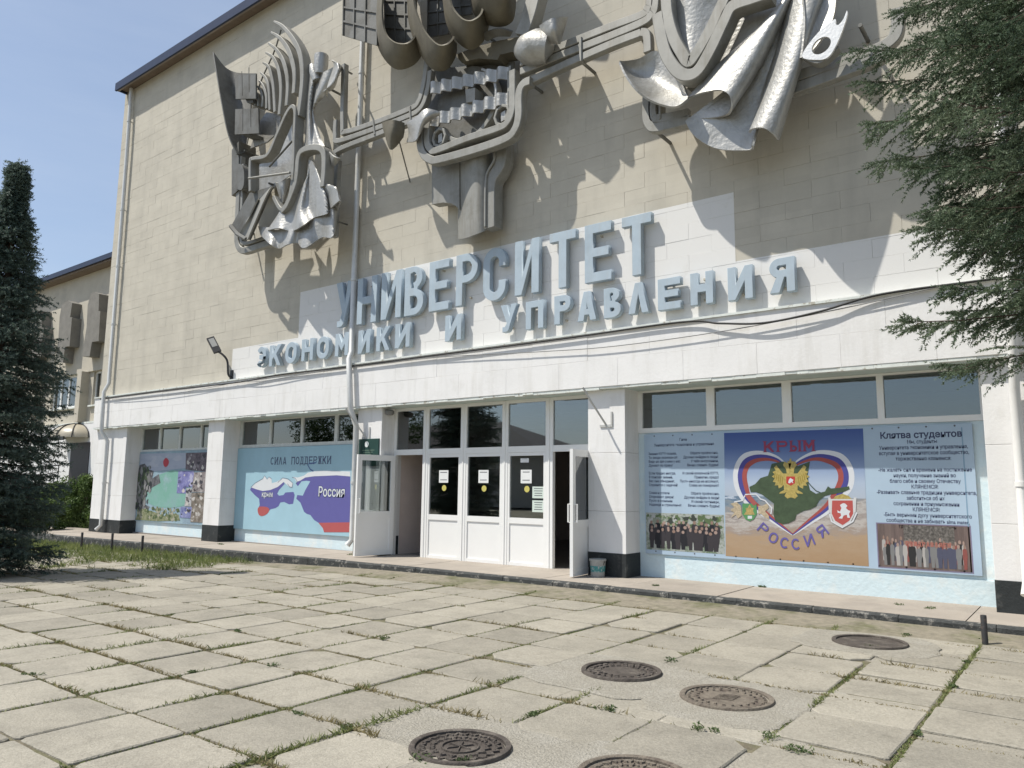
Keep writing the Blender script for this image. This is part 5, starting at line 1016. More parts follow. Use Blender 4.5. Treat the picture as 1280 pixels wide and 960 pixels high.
plate(S2, [(-9.486,9.493),(-9.232,9.447),(-9.226,9.168),(-9.455,9.203)], 1.0, .5, 'box', M_RAIL)
for c_, r_ in (([(-10.197,8.688)][0], .17), ([(-8.556,8.675)][0], .18)):
    MB().ribbon(arc(*c_, r_, r_ * 1.1, 0, 360, 8)[:-1], .06, -.71, -.58, closed=True).build('ring', M_RAIL, S2); MB().prism([(c_[0] - .05, c_[1] - .1), (c_[0] + .06, c_[1] - .08), (c_[0] + .05, c_[1] + .1), (c_[0] - .06, c_[1] + .08)], -.66, -.4).build('knob', M_ALU, S2)
plate(S2, [(-10.708,8.409),(-9.927,8.3),(-9.897,7.186),(-9.999,7.283),(-10.122,7.367),(-10.342,7.435),(-10.666,7.47)], .5, .3, 'trunk_block', M_RAIL)
drape(S2, [[(-10.052,-0.252,8.373),(-10.017,-0.216,6.621)], [(-9.702,-0.432,8.252),(-9.68,-0.396,6.525)], [(-9.331,-0.54,8.15),(-9.324,-0.504,6.497)], [(-9.151,-0.432,8.196),(-9.157,-0.396,6.583)], [(-9.17,-0.216,8.301),(-9.236,-0.18,6.707)]], 'trunk_column', M_RAIL, nv=40, nu=14)
rail(S2, [(-8.774,8.271),(-8.777,7.91),(-8.861,7.752),(-8.999,7.606),(-9.048,7.366),(-9.034,6.604)], .26, .62, .3, 'trunk_rail'); rail(S2, [(-8.914,8.237),(-8.917,7.947),(-9.06,7.766),(-9.122,7.528),(-9.118,6.628)], .05, .68, .3, 'trunk_rail')
drape(S2, [[(-11.112,-0.72,9.259),(-11.039,-0.72,9.01),(-11.094,-0.72,8.821)], [(-10.675,-0.864,9.214),(-10.605,-0.9,8.967),(-10.67,-0.864,8.694)], [(-10.367,-0.9,9.27),(-10.35,-0.936,9.068),(-10.48,-0.864,8.964)], [(-10.101,-0.684,9.192),(-10.189,-0.72,9.166),(-10.335,-0.72,9.145)]], 'hook', M_ALU, nv=30)
drape(S2, [[(-11.797,-0.792,9.44),(-11.75,-0.792,9.265),(-11.646,-0.792,9.015)], [(-11.293,-0.972,9.277),(-11.295,-0.972,8.983),(-11.404,-0.864,8.683)], [(-11.208,-0.72,9.287),(-11.191,-0.72,9.132),(-11.205,-0.72,8.97)]], 'leaf', M_BRONZE, nv=20)
rod(S2, [(-11.277,-0.792,8.911),(-11.671,-0.03,8.307)], .015, 'wall_stay')
for x, z in ((-10.9, 8.6), (-8.7, 9.2), (-9.6, 8.3), (-10.5, 10.6), (-9.3, 10.8), (-11.6, 11.2)): standoff(S2, x, z, .6)
# ---------------- rails to the right relief
K2 = rails('three parallel aluminium rails linking the middle relief and the draped relief', (-7.5, -.9, 9))
for q in ([(-8.161,9.639),(-7.244,9.641),(-6.232,9.632),(-5.579,9.616),(-5.468,9.7),(-5.428,9.817),(-5.412,10.402)], [(-8.159,9.459),(-7.244,9.467),(-6.233,9.456),(-5.566,9.474),(-5.41,9.552),(-5.333,9.676),(-5.308,10.356)], [(-7.986,9.19),(-7.243,9.247),(-6.234,9.295),(-5.609,9.293)]): rail(K2, q, .15, .92, .15)
rail(K2, [(-5.609,9.3),(-5.512,9.248),(-5.483,9.136),(-5.479,8.902)], .15, .925, .15, sm=True)
rail(K2, [(-6.792,9.633),(-6.792,9.175)], .06, .96, .2, 'clamp', sm=False)
for x, z in ((-8.1, 9.3), (-6.9, 9.3), (-5.9, 9.6)): standoff(K2, x, z, .82)
# ---------------- draped relief on the right
S3 = thing('relief_sculpture', (-4.3, -.8, 6.9), 'silvery aluminium relief of hanging folded drapery with a pointed double frame beside the spruce', 'sculpture', 'aluminium reliefs on the facade')
drape(S3, [[(-5.86,-0.936,8.722),(-5.623,-0.72,8.79),(-5.335,-0.612,8.881),(-5.174,-0.576,8.618),(-4.865,-0.684,8.169),(-4.677,-0.864,7.734)], [(-5.854,-0.936,8.71),(-5.752,-0.72,8.599),(-5.508,-0.59,8.456),(-5.265,-0.59,8.227),(-4.928,-0.684,7.959),(-4.659,-0.9,7.693)], [(-5.853,-0.95,8.694),(-5.711,-0.972,8.379),(-5.487,-0.994,8.031),(-5.214,-1.008,7.759),(-4.841,-1.008,7.55),(-4.647,-0.936,7.651)]], 'small_drape', nu=40, nv=24)
rail(S3, [(-5.125,9.285),(-5.072,8.885),(-4.984,8.506),(-4.803,8.171),(-4.622,8.034),(-4.441,8.067),(-4.23,8.347),(-4.033,8.688),(-3.882,8.904),(-3.559,8.91),(-3.284,8.891)], .20, 1.38, .3, 'frame_bar')
rail(S3, [(-4.973,9.665),(-4.949,9.186),(-4.857,8.775),(-4.726,8.464),(-4.603,8.252),(-4.476,8.347),(-4.306,8.569),(-4.136,8.838),(-3.995,9.088),(-3.911,9.248)], .19, 1.38, .3, 'frame_bar')
drape(S3, [[(-5.022,-0.72,9.859),(-4.961,-0.72,9.149),(-4.684,-0.828,8.44)], [(-4.58,-0.864,9.591),(-4.648,-0.806,8.983),(-4.664,-0.828,8.427)], [(-4.086,-0.72,9.465),(-4.348,-0.72,8.941),(-4.645,-0.828,8.426)]], 'inner_sheet', nv=24)
drape(S3, [[(-5.6, -.9, 12.6), (-5.3, -.95, 11), (-5.0, -.9, 9.9)], [(-5.0, -.6, 12.9), (-4.7, -.6, 11.2), (-4.4, -.6, 9.7)], [(-4.2, -.95, 13.0), (-4.0, -.95, 11.2), (-3.8, -.95, 9.3)], [(-3.6, -.6, 12.8), (-3.45, -.6, 11), (-3.3, -.65, 9.2)], [(-3.0, -.85, 12.3), (-2.95, -.9, 10.6), (-2.9, -.85, 9.1)]], 'added_shade_drape', nv=50)  # unseen sheet above the relief, added to throw its shadow on the wall
plate(S3, [(-4.087,9.061),(-3.165,9.225),(-3.092,8.932),(-4.205,8.149),(-4.655,7.888),(-4.817,8.051),(-4.325,8.601)], .8, .05, 'back_sheet', M_ALU)
drape(S3, [[(-3.214,-0.734,8.796),(-3.699,-0.734,8.475),(-4.182,-0.756,8.187),(-4.705,-0.801,7.75)], [(-3.157,-0.801,8.813),(-3.567,-0.868,8.396),(-3.996,-0.912,8.035),(-4.372,-0.957,7.668)], [(-3.114,-0.823,8.822),(-3.466,-0.921,8.318),(-3.857,-0.957,7.887),(-4.098,-1.002,7.598)], [(-3.079,-0.823,8.833),(-3.412,-0.912,8.263),(-3.738,-0.957,7.769),(-3.952,-1.002,7.461)], [(-3.069,-0.778,8.854),(-3.376,-0.845,8.233),(-3.699,-0.868,7.695),(-3.975,-0.89,7.298)], [(-3.071,-0.689,8.905),(-3.372,-0.711,8.273),(-3.722,-0.734,7.738),(-4.189,-0.734,7.312)], [(-3.084,-0.644,8.935),(-3.468,-0.644,8.238),(-3.909,-0.667,7.752),(-4.78,-0.711,7.445)]], 'rolled_fold', nv=70, nu=26)
drape(S3, [[(-3.157,-0.6,8.925),(-3.848,-0.644,7.979),(-4.784,-0.734,7.41)], [(-3.128,-0.577,8.926),(-3.706,-0.6,7.82),(-4.645,-0.725,7.131)], [(-3.111,-0.555,8.931),(-3.64,-0.555,7.688),(-4.306,-0.667,6.847)], [(-3.111,-0.555,8.931),(-3.555,-0.555,7.66),(-3.825,-0.609,6.712)], [(-3.087,-0.6,8.896),(-3.459,-0.667,7.578),(-3.718,-0.734,6.712)]], 'valley_fold', nv=40, nu=24)
drape(S3, [[(-3.094,-0.644,8.979),(-3.407,-0.689,7.807),(-3.76,-0.734,6.927)], [(-2.976,-0.778,8.854),(-3.27,-0.868,7.677),(-3.661,-0.912,6.878)], [(-2.816,-0.868,8.738),(-3.106,-0.957,7.579),(-3.474,-1.01,6.81)], [(-2.668,-0.845,8.689),(-2.98,-0.921,7.615),(-3.344,-0.957,6.707)], [(-2.608,-0.734,8.727),(-2.957,-0.756,7.747),(-3.317,-0.801,6.662)], [(-2.597,-0.644,8.773),(-2.972,-0.644,7.906),(-3.362,-0.689,6.756)]], 'tube_fold', nv=56, nu=26)
drape(S3, [[(-2.862,-0.9,8.764),(-2.85,-0.936,8.239),(-2.914,-0.936,7.744)], [(-2.698,-0.72,8.797),(-2.754,-0.756,8.297),(-2.889,-0.828,7.775)], [(-2.445,-0.684,8.713),(-2.505,-0.792,8.206),(-2.826,-0.9,7.706)]], 'shoulder_sheet', nv=30)
def ell(c, rx, rz, tilt, n=24):
    return [(c[0] + rx * math.cos(a) * math.cos(tilt) - rz * math.sin(a) * math.sin(tilt), c[1] + rx * math.cos(a) * math.sin(tilt) + rz * math.sin(a) * math.cos(tilt)) for a in [2 * math.pi * k / n for k in range(n)]]
fl = spline([(-2.438,8.141),(-2.42,8.062),(-2.379,8.04),(-2.313,8.104),(-2.266,8.206),(-2.27,8.112),(-2.365,7.872),(-2.469,7.682),(-2.558,7.606),(-2.687,7.621),(-2.892,7.749),(-2.694,7.995)], 4, True)
me = fill2d([fl, ell([(-2.624,7.814)][0], .135, .115, .5)], ext=.02); put('holed_flap', upright(me, 0, -1.3 * DS, 0), mat('bright_aluminium', (.72, .72, .71), .4, metal=.3, var=.04, bump=.2), S3)
drape(S3, [[(-2.892,-0.936,7.749),(-2.656,-0.936,7.592),(-2.411,-0.9,7.751)], [(-2.878,-0.792,7.752),(-2.663,-0.792,7.578),(-2.427,-0.756,7.732)]], 'flap_lip', M_RAIL, nv=8)
rail(S3, [(-3.251,7.449),(-2.905,7.461),(-2.57,7.485),(-2.07,7.518),(-1.813,7.58)], .17, .95, .15); rail(S3, [(-3.268,7.632),(-2.564,7.642),(-2.063,7.659),(-1.847,7.699),(-1.72,7.818),(-1.672,8.166)], .17, .95, .15)
rail(S3, [(-5.491,8.15),(-5.505,7.77),(-5.459,7.594),(-5.357,7.503),(-5.006,7.469),(-4.746,7.469)], .16, .95, .15); rail(S3, [(-5.383,8.115),(-5.395,7.766),(-5.3,7.643),(-4.772,7.582)], .15, .95, .15); rail(S3, [(-5.247,7.96),(-5.253,7.612)], .05, .97, .2, 'clamp', sm=False)
for x, z in ((-5.4, 7.5), (-3.4, 8.0), (-2.2, 8.2), (-4.4, 8.4), (-4.9, 9.5)): standoff(S3, x, z, .7)

# ================================================================ wing of the building, far left
WY = 3.5
WB = thing('side_wing', (-38, WY, 0), 'lower beige side wing with zigzag concrete reliefs behind the dark spruce', 'building')
M_STONE2 = mat('wing_limestone', (.50, .46, .38), .9, var=.08, scale=1.2, bump=.2, col2=(.42, .39, .33), c2scale=.8)
wb = MB(); X0, X1 = -62, -25.7
wb.box(X0, X1, WY, 12, 6.42, 11.05); wb.box(X0, -38.75, WY + .1, 12, 4.12, 6.42); wb.box(-35.6, -34.55, WY + .1, 12, 4.12, 6.42); wb.box(-38.75, -35.6, WY + .1, 12, 4.12, 4.93); wb.box(-33.9, X1, WY + .1, 12, 4.12, 6.42); wb.box(-34.55, -33.9, WY + .1, 12, 4.12, 4.93)
wb.build('wall', M_STONE2, WB)
MB().box(X0, X1, WY - .05, 12, 1.55, 4.12).build('lower_wall', M_WHITE, WB)
MB().box(X0, X1, WY - .03, 12, -.3, 1.55).build('plinth', mat('grey_plinth', (.14, .14, .135), .9, var=.2), WB)
rfw = MB().box(X0, X1, WY - .55, 12.5, 11.06, 11.28).build('roof', M_ROOF, WB); MB().box(X0, X1, WY - .45, WY + .2, 10.98, 11.058).build('soffit', M_SOFFIT, rfw)
MB().box(X0, X1, WY - .06, WY + .1, 4.122, 4.2).build('ledge', M_TRIM, WB)
def wing_window(x0, x1, n):
    f = MB(); f.box(x0, x1, WY + .2, WY + .3, 4.93, 5.02); f.box(x0, x1, WY + .2, WY + .3, 6.33, 6.42)
    for k in range(n + 1): x = x0 + (x1 - x0) * k / n; f.box(max(x - .05, x0), min(x + .05, x1), WY + .2, WY + .3, 5.02, 6.33)
    fo = f.build('window', M_PVC, WB); MB().box(x0 + .02, x1 - .02, WY + .24, WY + .25, 4.95, 6.40).build('pane', glassmat('wing_glass', (.25, .38, .38), .05), fo)
    MB().box(x0 - .1, x1 + .1, WY - .02, WY + .12, 4.86, 4.925).build('sill', M_TRIM, fo)
    MB().box(x0, x1, WY + 1.2, WY + 1.3, 4.9, 6.42).build('curtain', mat('dim_curtain', (.16, .24, .24), .9), fo)
wing_window(-38.75, -35.6, 4); wing_window(-34.55, -33.9, 1)
for x in (-39.9, -35.15, -43.5): MB().box(x - .2, x + .2, WY - .25, WY + .12, 4.2, 6.42).build('fin', M_STONE2, WB)
M_REL = mat('relief_concrete', (.20, .19, .17), .9, var=.15, scale=3, bump=.4)
for q in ([(-34.339,9.765),(-33.978,9.792),(-33.537,9.647),(-33.456,8.881),(-33.289,8.859),(-33.219,7.544),(-33.827,7.571),(-33.936,6.952),(-34.682,7.024),(-34.461,8.278),(-34.536,9.294)], [(-37.204,9.663),(-36.61,9.791),(-36.119,9.61),(-36.204,8.97),(-36.013,8.918),(-35.996,7.612),(-36.453,7.632),(-36.521,6.912),(-37.321,7.04),(-37.231,8.118),(-37.31,9.111)], [(-39.993,9.677),(-39.31,9.66),(-39.198,8.843),(-38.952,8.785),(-38.957,7.447),(-39.495,7.455),(-39.546,6.782),(-40.332,6.92),(-40.253,8.084),(-40.264,9.045)]):
    MB().prism(q, WY - .42, WY - .003).build('zigzag_relief', M_REL, WB)
# door with domed awning and a handrail
aw = thing('door_awning', (-35.3, WY - .6, 3.4), 'small domed awning with dark ribs over the wing door', 'awning')
def dome(seg):
    G = []
    for i in range(9):
        a = math.pi * .5 * i / 8; row = []
        for k in range(9):
            t = math.pi * (seg + k / 8) / 5; row.append((-35.3 - 1.15 * math.cos(t) * math.cos(a), WY - .06 - 1.0 * math.sin(t) * math.cos(a), 3.5 + .62 * math.sin(a)))
        G.append(row)
    return G
for sgm in range(5): MB().sheet(dome(sgm), .012).build('canopy_panel', mat('amber_canopy', (.40, .36, .28), .35, trans=.0), aw, True)
for sgm in range(6):
    t = math.pi * sgm / 5; MB().tube([(-35.3 - 1.17 * math.cos(t) * math.cos(a), WY - .08 - 1.02 * math.sin(t) * math.cos(a), 3.5 + .64 * math.sin(a)) for a in [math.pi * .5 * k / 8 for k in range(9)]], .022, 6).build('rib', M_LAMP, aw, True)
MB().ribbon([(-36.5, 3.42), (-34.1, 3.42)], .16, WY - 1.12, WY - 1.06).build('valance', M_LAMP, aw)
MB().box(-35.75, -34.0, WY - .08, WY - .02, 1.55, 3.3).build('door', mat('dark_door', (.035, .03, .035), .5), WB)
hr = thing('handrail', (-36, 2.2, .2), 'dark steel handrail sloping up to the wing door', 'handrail')
MB().tube([(-40.5, 2.4, 1.75), (-35.9, 2.4, 2.25), (-34.2, 2.4, 2.3)], .03, 8).build('rail', M_LAMP, hr, True)
for x, z in ((-40.4, 1.75), (-38.2, 2.0), (-36, 2.24), (-34.3, 2.3)): MB().tube([(x, 2.4, -.2), (x, 2.4, z)], .022, 8).build('post', M_LAMP, hr, True)
# ================================================================ vegetation
def tri_mesh(name, V, m, parent=None, org=None, nv=3):
    """V: (N,nv,3) array of separate leaf faces"""
    o0 = np.array(ORG[parent] if parent is not None else org); N = V.shape[0]; me = bpy.data.meshes.new(name)
    me.vertices.add(N * nv); me.vertices.foreach_set('co', (V.reshape(-1, 3) - o0).astype(np.float32).ravel())
    me.loops.add(N * nv); me.loops.foreach_set('vertex_index', np.arange(N * nv, dtype=np.int32)); me.polygons.add(N); me.polygons.foreach_set('loop_start', np.arange(0, N * nv, nv, dtype=np.int32))
    me.update(); me.validate(); return link(name, me, m, parent, org)
def leafmat(name, c1, c2, scale=1.5, transl=.25):
    m = bpy.data.materials.new(name); m.use_nodes = True; n = m.node_tree.nodes; l = m.node_tree.links.new; b = n['Principled BSDF']; b.inputs['Roughness'].default_value = .6; b.inputs['Specular IOR Level'].default_value = .3
    g = n.new('ShaderNodeNewGeometry'); nz = n.new('ShaderNodeTexNoise'); nz.inputs['Scale'].default_value = scale; nz.inputs['Detail'].default_value = 5; l(g.outputs['Position'], nz.inputs[0])
    ad = n.new('ShaderNodeMath'); ad.operation = 'MULTIPLY_ADD'; l(g.outputs['Random Per Island'], ad.inputs[0]); ad.inputs[1].default_value = .35; l(nz.outputs[0], ad.inputs[2])
    r = n.new('ShaderNodeValToRGB'); r.color_ramp.elements[0].position = .45; r.color_ramp.elements[1].position = .9; r.color_ramp.elements[0].color = (*c1, 1); r.color_ramp.elements[1].color = (*c2, 1); l(ad.outputs[0], r.inputs[0]); l(r.outputs[0], b.inputs['Base Color'])
    t = n.new('ShaderNodeBsdfTranslucent'); l(r.outputs[0], t.inputs[0]); x = n.new('ShaderNodeMixShader'); x.inputs[0].default_value = transl; l(b.outputs[0], x.inputs[1]); l(t.outputs[0], x.inputs[2]); l(x.outputs[0], n['Material Output'].inputs[0])
    return m
def unit(a): return a / (np.linalg.norm(a, axis=-1, keepdims=True) + 1e-9)
def needles(S, D, Ln, per, nl, nw, rg):
    """S start, D unit direction, Ln length of shoots -> needle triangles"""
    N = len(S); t = rg.uniform(0, 1, (N, per)); P = S[:, None] + D[:, None] * (t * Ln[:, None])[..., None]
    r = unit(rg.normal(size=(N, per, 3))); r = unit(r - (r * D[:, None]).sum(-1, keepdims=True) * D[:, None]); dirn = unit(r * .8 + D[:, None] * .62)
    w = unit(np.cross(dirn, rg.normal(size=(N, per, 3)))) * nw / 2; L_ = nl * rg.uniform(.75, 1.15, (N, per, 1))
    return np.stack([P - w, P + w, P + dirn * L_], 2).reshape(-1, 3, 3)
M_BARK = mat('spruce_bark', (.075, .055, .042), .95, var=.3, scale=12, bump=.8, bscale=25)
def spruce(label, base, H, rad, z0, dz, nb, seed, per, nl, nw, shoot, m, side=None, gap=.0, tw=.07, dense=None):
    rg = np.random.default_rng(seed); t = thing('spruce_tree', base, label, 'spruce'); B = np.array(base); br = MB(); S, D, Ln = [], [], []
    MB().tube([(B[0], B[1], B[2] - .1), (B[0], B[1], B[2] + H * .3), (B[0] + .03, B[1], B[2] + H * .97)], [H * .02, H * .014, .02], 10).build('trunk', M_BARK, t, True)
    z = z0
    while z < H - .12:
        R_ = rad(z)
        for k in range(nb):
            az = rg.uniform(0, 2 * math.pi)
            if side is not None and abs((az - side + math.pi) % (2 * math.pi) - math.pi) > 1.9 and rg.uniform() < .7: continue
            L_ = R_ * rg.uniform(.60, 1.10); zz = z + rg.uniform(-.5, .5) * dz; dr = np.array((math.cos(az), math.sin(az), 0)); sd = np.array((-dr[1], dr[0], 0)); droop = rg.uniform(.06, .24) + .08 * (1 - z / H); lift = rg.uniform(.05, .14)
            pt = lambda f: B + np.outer(f, dr) * L_ + np.outer(zz - L_ * droop * f + L_ * lift * f ** 3, (0, 0, 1))
            br.tube([tuple(p) for p in pt(np.array((0, .3, .6, .85, 1)))], [.03 * L_ / 2 + .006, .022 * L_ / 2 + .005, .008, .005, .003], 4, False)
            n2 = max(8, int(L_ / tw)); f = .15 + .85 * (np.arange(n2) + rg.uniform(size=n2)) / n2
            if gap: f = f[rg.uniform(size=n2) > gap * (1 - f)]; n2 = len(f)
            p = pt(f); sg = np.where(np.arange(n2) % 2, 1., -1.)[:, None]; l2 = (.34 * L_ * (1 - f) ** .8 + .14) * rg.uniform(.5, 1.1, n2)
            d2 = unit(dr * .75 + sd * sg * rg.uniform(.4, 1.0, (n2, 1)) + np.outer(rg.uniform(-.75, .12, n2), (0, 0, 1)))
            for a_, b_ in zip(p, p + d2 * l2[:, None] * .9): br.tube([tuple(a_), tuple(b_)], [.004, .002], 3, False)
            n3 = max(2, int(np.mean(l2) / (shoot * .42))); g = ((np.arange(n3) + .2) / n3)[None, :, None]; s2 = np.where(np.arange(n3) % 2, 1., -1.)[None, :, None]
            s0 = p[:, None] + d2[:, None] * l2[:, None, None] * g; s0[..., 2] -= (.05 * g[..., 0] ** 2 * l2[:, None])
            d3 = unit(d2[:, None] + sd * s2 * rg.uniform(.1, .75, (n2, n3, 1)) + dr * s2 * rg.uniform(-.2, .5, (n2, n3, 1)) + rg.uniform(-.35, .15, (n2, n3, 1)) * np.array((0, 0, 1)))
            S += [s0.reshape(-1, 3), pt(np.array((.97,)))]; D += [d3.reshape(-1, 3), unit(pt(np.array((1.,))) - pt(np.array((.9,))))]; Ln += [shoot * rg.uniform(.7, 1.3, n2 * n3), np.array((shoot * 1.3,))]
        z += dz * (1 - .45 * z / H)
    S.append(B[None] + np.array((0, 0, H - .5))); D.append(np.array(((0, 0, 1.),))); Ln.append(np.array((.6,)))
    S, D, Ln = np.concatenate(S), np.concatenate(D), np.concatenate(Ln)
    if dense:
        k = dense(S) | (rg.uniform(size=len(S)) < .22); S, D, Ln = S[k], D[k], Ln[k]
    br.build('branches', M_BARK, t); tri_mesh('crown', needles(S, D, Ln, per, nl, nw, rg), m, t); print('needles', len(S) * per)
    return t
M_SP1 = leafmat('dark_blue_spruce_needles', (.048, .080, .068), (.15, .195, .155), 1.2, .28)
M_SP2 = leafmat('green_spruce_needles', (.058, .095, .054), (.19, .24, .155), 2.0, .3)
spruce('dark blue green spruce with low drooping branches beside the far end of the building', (-15.98, -6.22, -.1), 7.75, lambda z: max(.02, min(1.12, .10 + (6.9 - z) * .31)), .3, .22, 15, 5, 18, .05, .017, .16, M_SP1, tw=.075)
spruce('green spruce with long drooping branches hanging in front of the draped relief', (1.25, -3.9, -.02), 13.5, lambda z: 3.75 * (1 - z / 13.5) ** .75 * (.80 + .20 * min(1, max(0, (z - 3.2) / 2.2))), 3.3, .30, 21, 12, 36, .025, .0095, .14, M_SP2, side=math.radians(205), gap=.1, tw=.052, dense=lambda S: (S[:, 0] < -.15) & (S[:, 2] < 6.6))
# ---- leaf clouds: shrubs, broadleaf trees
def leaves(C, n, ls, rg, squash=1.0):
    P = C[rg.integers(0, len(C), n)]; d = unit(rg.normal(size=(n, 3))); r = rg.uniform(.25, 1, (n, 1)) ** .5; P = P[:, :3] + d * r * P[:, 3:4] * np.array((1, 1, squash))
    a = unit(rg.normal(size=(n, 3)) + np.array((0, 0, .6))); b = unit(np.cross(a, rg.normal(size=(n, 3)))); l_ = ls * rg.uniform(.6, 1.3, (n, 1)); u = np.cross(a, b)
    return np.stack([P - b * l_, P - u * l_ * .42, P + b * l_, P + u * l_ * .42], 1)
M_SHRUB = leafmat('shrub_leaves', (.045, .085, .022), (.13, .19, .055), 2.5, .3); M_TREE = leafmat('tree_leaves', (.03, .06, .02), (.09, .14, .045), .8, .3)
rg = np.random.default_rng(3)
SH = ['tall bushy green shrub against the far corner pilaster', 'green shrub in front of the wing handrail', 'rounded green shrub between the wing handrail and the dark spruce', 'low wide green shrub at the foot of the bank by the walkway end', 'loose green shrub half hidden behind the dark spruce']
for (x, y, h, r), lab in zip([(-27.0, .9, 2.1, .75), (-28.6, 1.0, 1.9, .9), (-30.6, 1.1, 1.75, 1.0), (-27.6, -.5, 1.0, .8), (-31.8, -.4, 1.3, .95)], SH):
    t = thing('shrub', (x, y, -.2), lab, 'shrub', 'shrubs beside the wing'); C = np.c_[x + rg.normal(size=14) * r * .45, y + rg.normal(size=14) * r * .35, rg.uniform(.15, 1, 14) * h * .85, rg.uniform(.2, .42, 14) * r]
    tri_mesh('foliage', leaves(C, 5200, .055, rg), M_SHRUB, t, nv=4); b = MB()
    for k in range(5): b.tube([(x, y, -.3), (x + rg.normal() * r * .3, y + rg.normal() * .2, h * .7)], [.02, .008], 5)
    b.build('stems', M_BARK, t)
# raised bank under the wing
bk = MB(); bk.add([(-62, WY, 1.5), (-26, WY, .9), (-26, .75, -.05), (-62, .2, -.1), (-62, WY, -.6), (-26, WY, -.6), (-26, .75, -.6), (-62, .2, -.6)], [(0, 1, 2, 3), (1, 5, 6, 2), (2, 6, 7, 3), (0, 3, 7, 4), (0, 4, 5, 1)])
M_SOIL = mat('grassy_soil', (.09, .10, .045), .95, var=.4, scale=5, bump=.8, bscale=20, col2=(.16, .14, .09), c2scale=1.5); structure(bk.build('grass_bank', M_SOIL, org=(0, 0, 0)))
def blades(P, h, w_, rg, lean=.5):
    n = len(P); d = unit(np.c_[rg.normal(size=(n, 2)) * lean, np.ones(n)]); hh = h * rg.uniform(.45, 1.25, (n, 1)); s = unit(np.cross(d, rg.normal(size=(n, 3)))) * w_ / 2
    mid = P + d * hh * .55; tip = P + d * hh + np.c_[rg.normal(size=(n, 2)) * .25, -np.ones(n) * .1] * hh * .5
    return np.stack([P - s, P + s, mid + s * .8, tip, mid - s * .8], 1)
M_GRASS = leafmat('joint_grass', (.10, .135, .04), (.27, .29, .12), 3.0, .3); M_DRY = leafmat('dry_grass', (.20, .17, .08), (.33, .28, .15), 4.0, .3); M_WEED = leafmat('weed_leaves', (.06, .095, .035), (.13, .17, .07), 5.0, .3)
# grass along the paving joints, thick in some stretches
Pj = []
for i in range(-2, 28):
    x = GX0 - GP * i; y = rg.uniform(-12, -1.7, 2600); Pj.append(np.c_[x + rg.normal(size=2600) * .012, y])
for j in range(15):
    y = -11.955 - .3665 + .733 * j; x = rg.uniform(-21, 1.0, 5200); Pj.append(np.c_[x, y + rg.normal(size=5200) * .012])
Pj = np.concatenate(Pj)
def vnoise(P, s, seed):
    r = np.random.default_rng(seed); T = r.uniform(size=(64, 64)); q = P * s; i = np.floor(q).astype(int); f = q - i; f = f * f * (3 - 2 * f); g_ = lambda a, b: T[(i[:, 0] + a) % 64, (i[:, 1] + b) % 64]
    return (g_(0, 0) * (1 - f[:, 0]) + g_(1, 0) * f[:, 0]) * (1 - f[:, 1]) + (g_(0, 1) * (1 - f[:, 0]) + g_(1, 1) * f[:, 0]) * f[:, 1]
dens = vnoise(Pj, .9, 1) * .55 + vnoise(Pj, 3.2, 2) * .6
Pj = Pj[dens > .465 + .04 * np.clip((-7 - Pj[:, 0]) / 4, 0, 1) + rg.uniform(-.12, .12, len(Pj))]
okm = np.ones(len(Pj), bool)
for hx, hy, hr in HOLES: okm &= (Pj[:, 0] - hx) ** 2 + (Pj[:, 1] - hy) ** 2 > (hr + .22) ** 2
Pj = Pj[okm]; Z = np.array([gz(x) for x in Pj[:, 0]])
V = blades(np.c_[Pj, Z - .012], (.022 + .10 * np.clip(vnoise(Pj, 1.7, 9) - .45, 0, 1))[:, None], .0075, rg, 1.0); print('joint blades', len(V))
h = len(V) * 2 // 3
tag(tri_mesh('joint_grass', V[:h], M_GRASS, org=(0, 0, 0), nv=5), 'short green grass growing in the paving joints', 'grass', kind='stuff')
tag(tri_mesh('dry_grass', V[h:], M_DRY, org=(0, 0, 0), nv=5), 'dry straw coloured grass mixed into the paving joints', 'grass', kind='stuff')
# rough grass by the kerb on the left, under the spruce, on the bank
n = 30000; Q = np.c_[rg.uniform(-27, -13.5, n), rg.uniform(-6.5, -1.5, n)]
keep = (vnoise(Q, .8, 5) * .6 + vnoise(Q, 2.5, 6) * .5 + .06 + .32 * np.clip((-15.5 - Q[:, 0]) / 5, -1, .6) + .22 * np.clip((Q[:, 1] + 3.2) / 1.2, -2, .6)) > .62
Q = Q[keep]; Q = Q[Q[:, 1] < np.array([kerb_y(x) for x in Q[:, 0]]) - .05]; V = blades(np.c_[Q, np.array([gz(x) for x in Q[:, 0]]) - .02], .17, .010, rg, .55); print('weeds', len(V))
tag(tri_mesh('rough_grass', V, leafmat('rough_grass', (.09, .135, .035), (.27, .30, .11), 1.5, .3), org=(0, 0, 0), nv=5), 'tall rough grass and weeds along the kerb by the steel posts', 'grass', kind='stuff')
n = 16000; f = rg.uniform(size=n); x = rg.uniform(-45, -26, n); yb_ = .75 + (x + 26) / 36 * .55; y = yb_ + (WY - yb_) * f; z = -.05 + (.95 + (-26 - x) / 36 * .6) * f
tag(tri_mesh('bank_grass', blades(np.c_[x, y, z], .45, .022, rg, .6), leafmat('bank_grass', (.05, .09, .025), (.14, .19, .07), 1.5, .3), org=(0, 0, 0), nv=5), 'tall grass covering the bank below the wing', 'grass', kind='stuff')
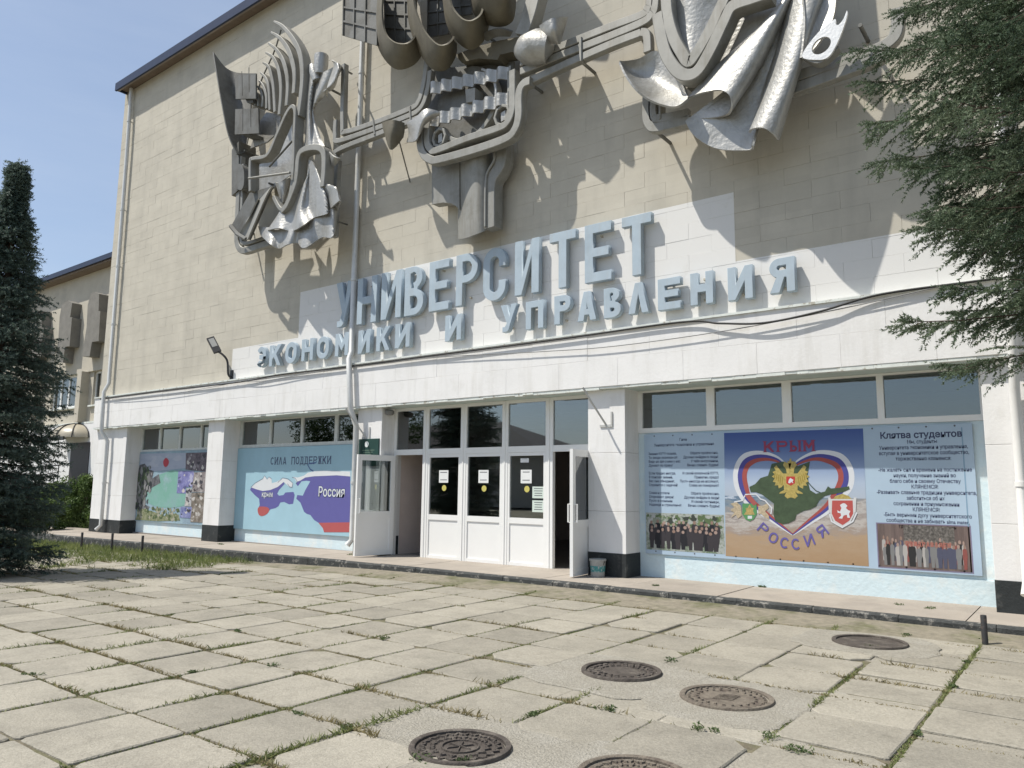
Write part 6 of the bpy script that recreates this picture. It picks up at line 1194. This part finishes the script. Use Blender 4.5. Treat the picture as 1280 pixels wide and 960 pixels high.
# single leafy weeds in the joints
WD = [(-4.079,-7.899),(-4.582,-7.813),(-3.083,-6.945),(-2.941,-6.485),(-3.215,-4.73),(-1.804,-6.334),(-1.631,-6.43),(-1.048,-1.568),(-1.036,-5.623),(-1.064,-4.055),(-5.92,-6.925),(-6.241,-7.748),(-7.561,-6.562),(-7.174,-8.455),(-6.054,-5.841),(-3.057,-7.88),(-3.312,-8.054),(-2.204,-6.515),(-3.01,-6.669),(-1.975,-2.843),(-2.079,-1.79),(-1.547,-6.381),(-0.559,-5.439),(-0.981,-2.935)]
K3 = [tuple(list(p) + [gz(p[0])]) for p in WD] + [(-4.2, .42, .11), (-2.2, -.2, .11), (-1.75, -.25, .11), (-12.9, -.3, .11), (-17.6, -.4, .09), (-5.5, -.6, .11)]
VW = []
for (x, y, z) in K3:
    if z < .05:
        xj = GX0 - GP * round((GX0 - x) / GP); yj = -12.3215 + .733 * round((y + 12.3215) / .733)
        if abs(xj - x) < abs(yj - y): x = xj
        else: y = yj
    nl = int(rg.integers(14, 40)); r = rg.uniform(.03, .075); h_ = rg.uniform(.03, .10); C = np.array([[x + rg.normal() * r * .6, y + rg.normal() * r * .6, z + h_ * .12, r * .8] for _ in range(4)]); VW.append(leaves(C, nl * 3, .014, rg, .42))
VW = np.concatenate(VW); VW[:, :, 2] = np.maximum(VW[:, :, 2], .002)
tag(tri_mesh('leafy_weeds', VW, M_WEED, org=(0, 0, 0), nv=4), 'small leafy weeds growing out of the paving and walkway joints', 'weeds', kind='stuff')
# ================================================================ what stands across the square (seen mirrored in the glass)
HB = thing('hipped_house', (-51, -46, 0), 'house with a pitched dark roof across the square, mirrored in the door glass', 'house')
MB().box(-65, -38, -52, -42, -.2, 4.6).build('wall', mat('house_plaster', (.42, .40, .36), .9), HB)
MB().add([(-65.6, -52.8, 4.5), (-37.2, -52.8, 4.5), (-37.2, -41.2, 4.5), (-65.6, -41.2, 4.5), (-60, -47, 8.0), (-46.5, -47, 8.0)], [(0, 1, 5, 4), (1, 2, 5), (2, 3, 4, 5), (3, 0, 4), (3, 2, 1, 0)]).build('roof', mat('house_roof', (.06, .055, .055), .8), HB)
for x in (-61, -55, -49, -43): MB().box(x - .7, x + .7, -42.03, -41.97, 1.4, 3.2).build('window', M_IFLOOR, HB)
for (x, y, h, r), lab in zip([(-52.5, -36.5, 11, 2.6), (-61, -38, 10.5, 3.4), (-26, -50, 7, 2.4)], ['broad green tree beside the house across the square', 'taller green tree left of the house across the square', 'green tree at the other end of the house across the square']):
    t = thing('broadleaf_tree', (x, y, 0), lab, 'tree', 'trees across the square'); C = np.c_[x + rg.normal(size=24) * r * .5, y + rg.normal(size=24) * r * .5, h * .62 + rg.normal(size=24) * h * .14, rg.uniform(.3, .5, 24) * r]
    MB().tube([(x, y, -.2), (x + .1, y, h * .4), (x, y + .1, h * .75)], [.25, .18, .06], 8).build('trunk', M_BARK, t, True); tri_mesh('crown', leaves(C, 7000, .16, rg), M_TREE, t, nv=4)
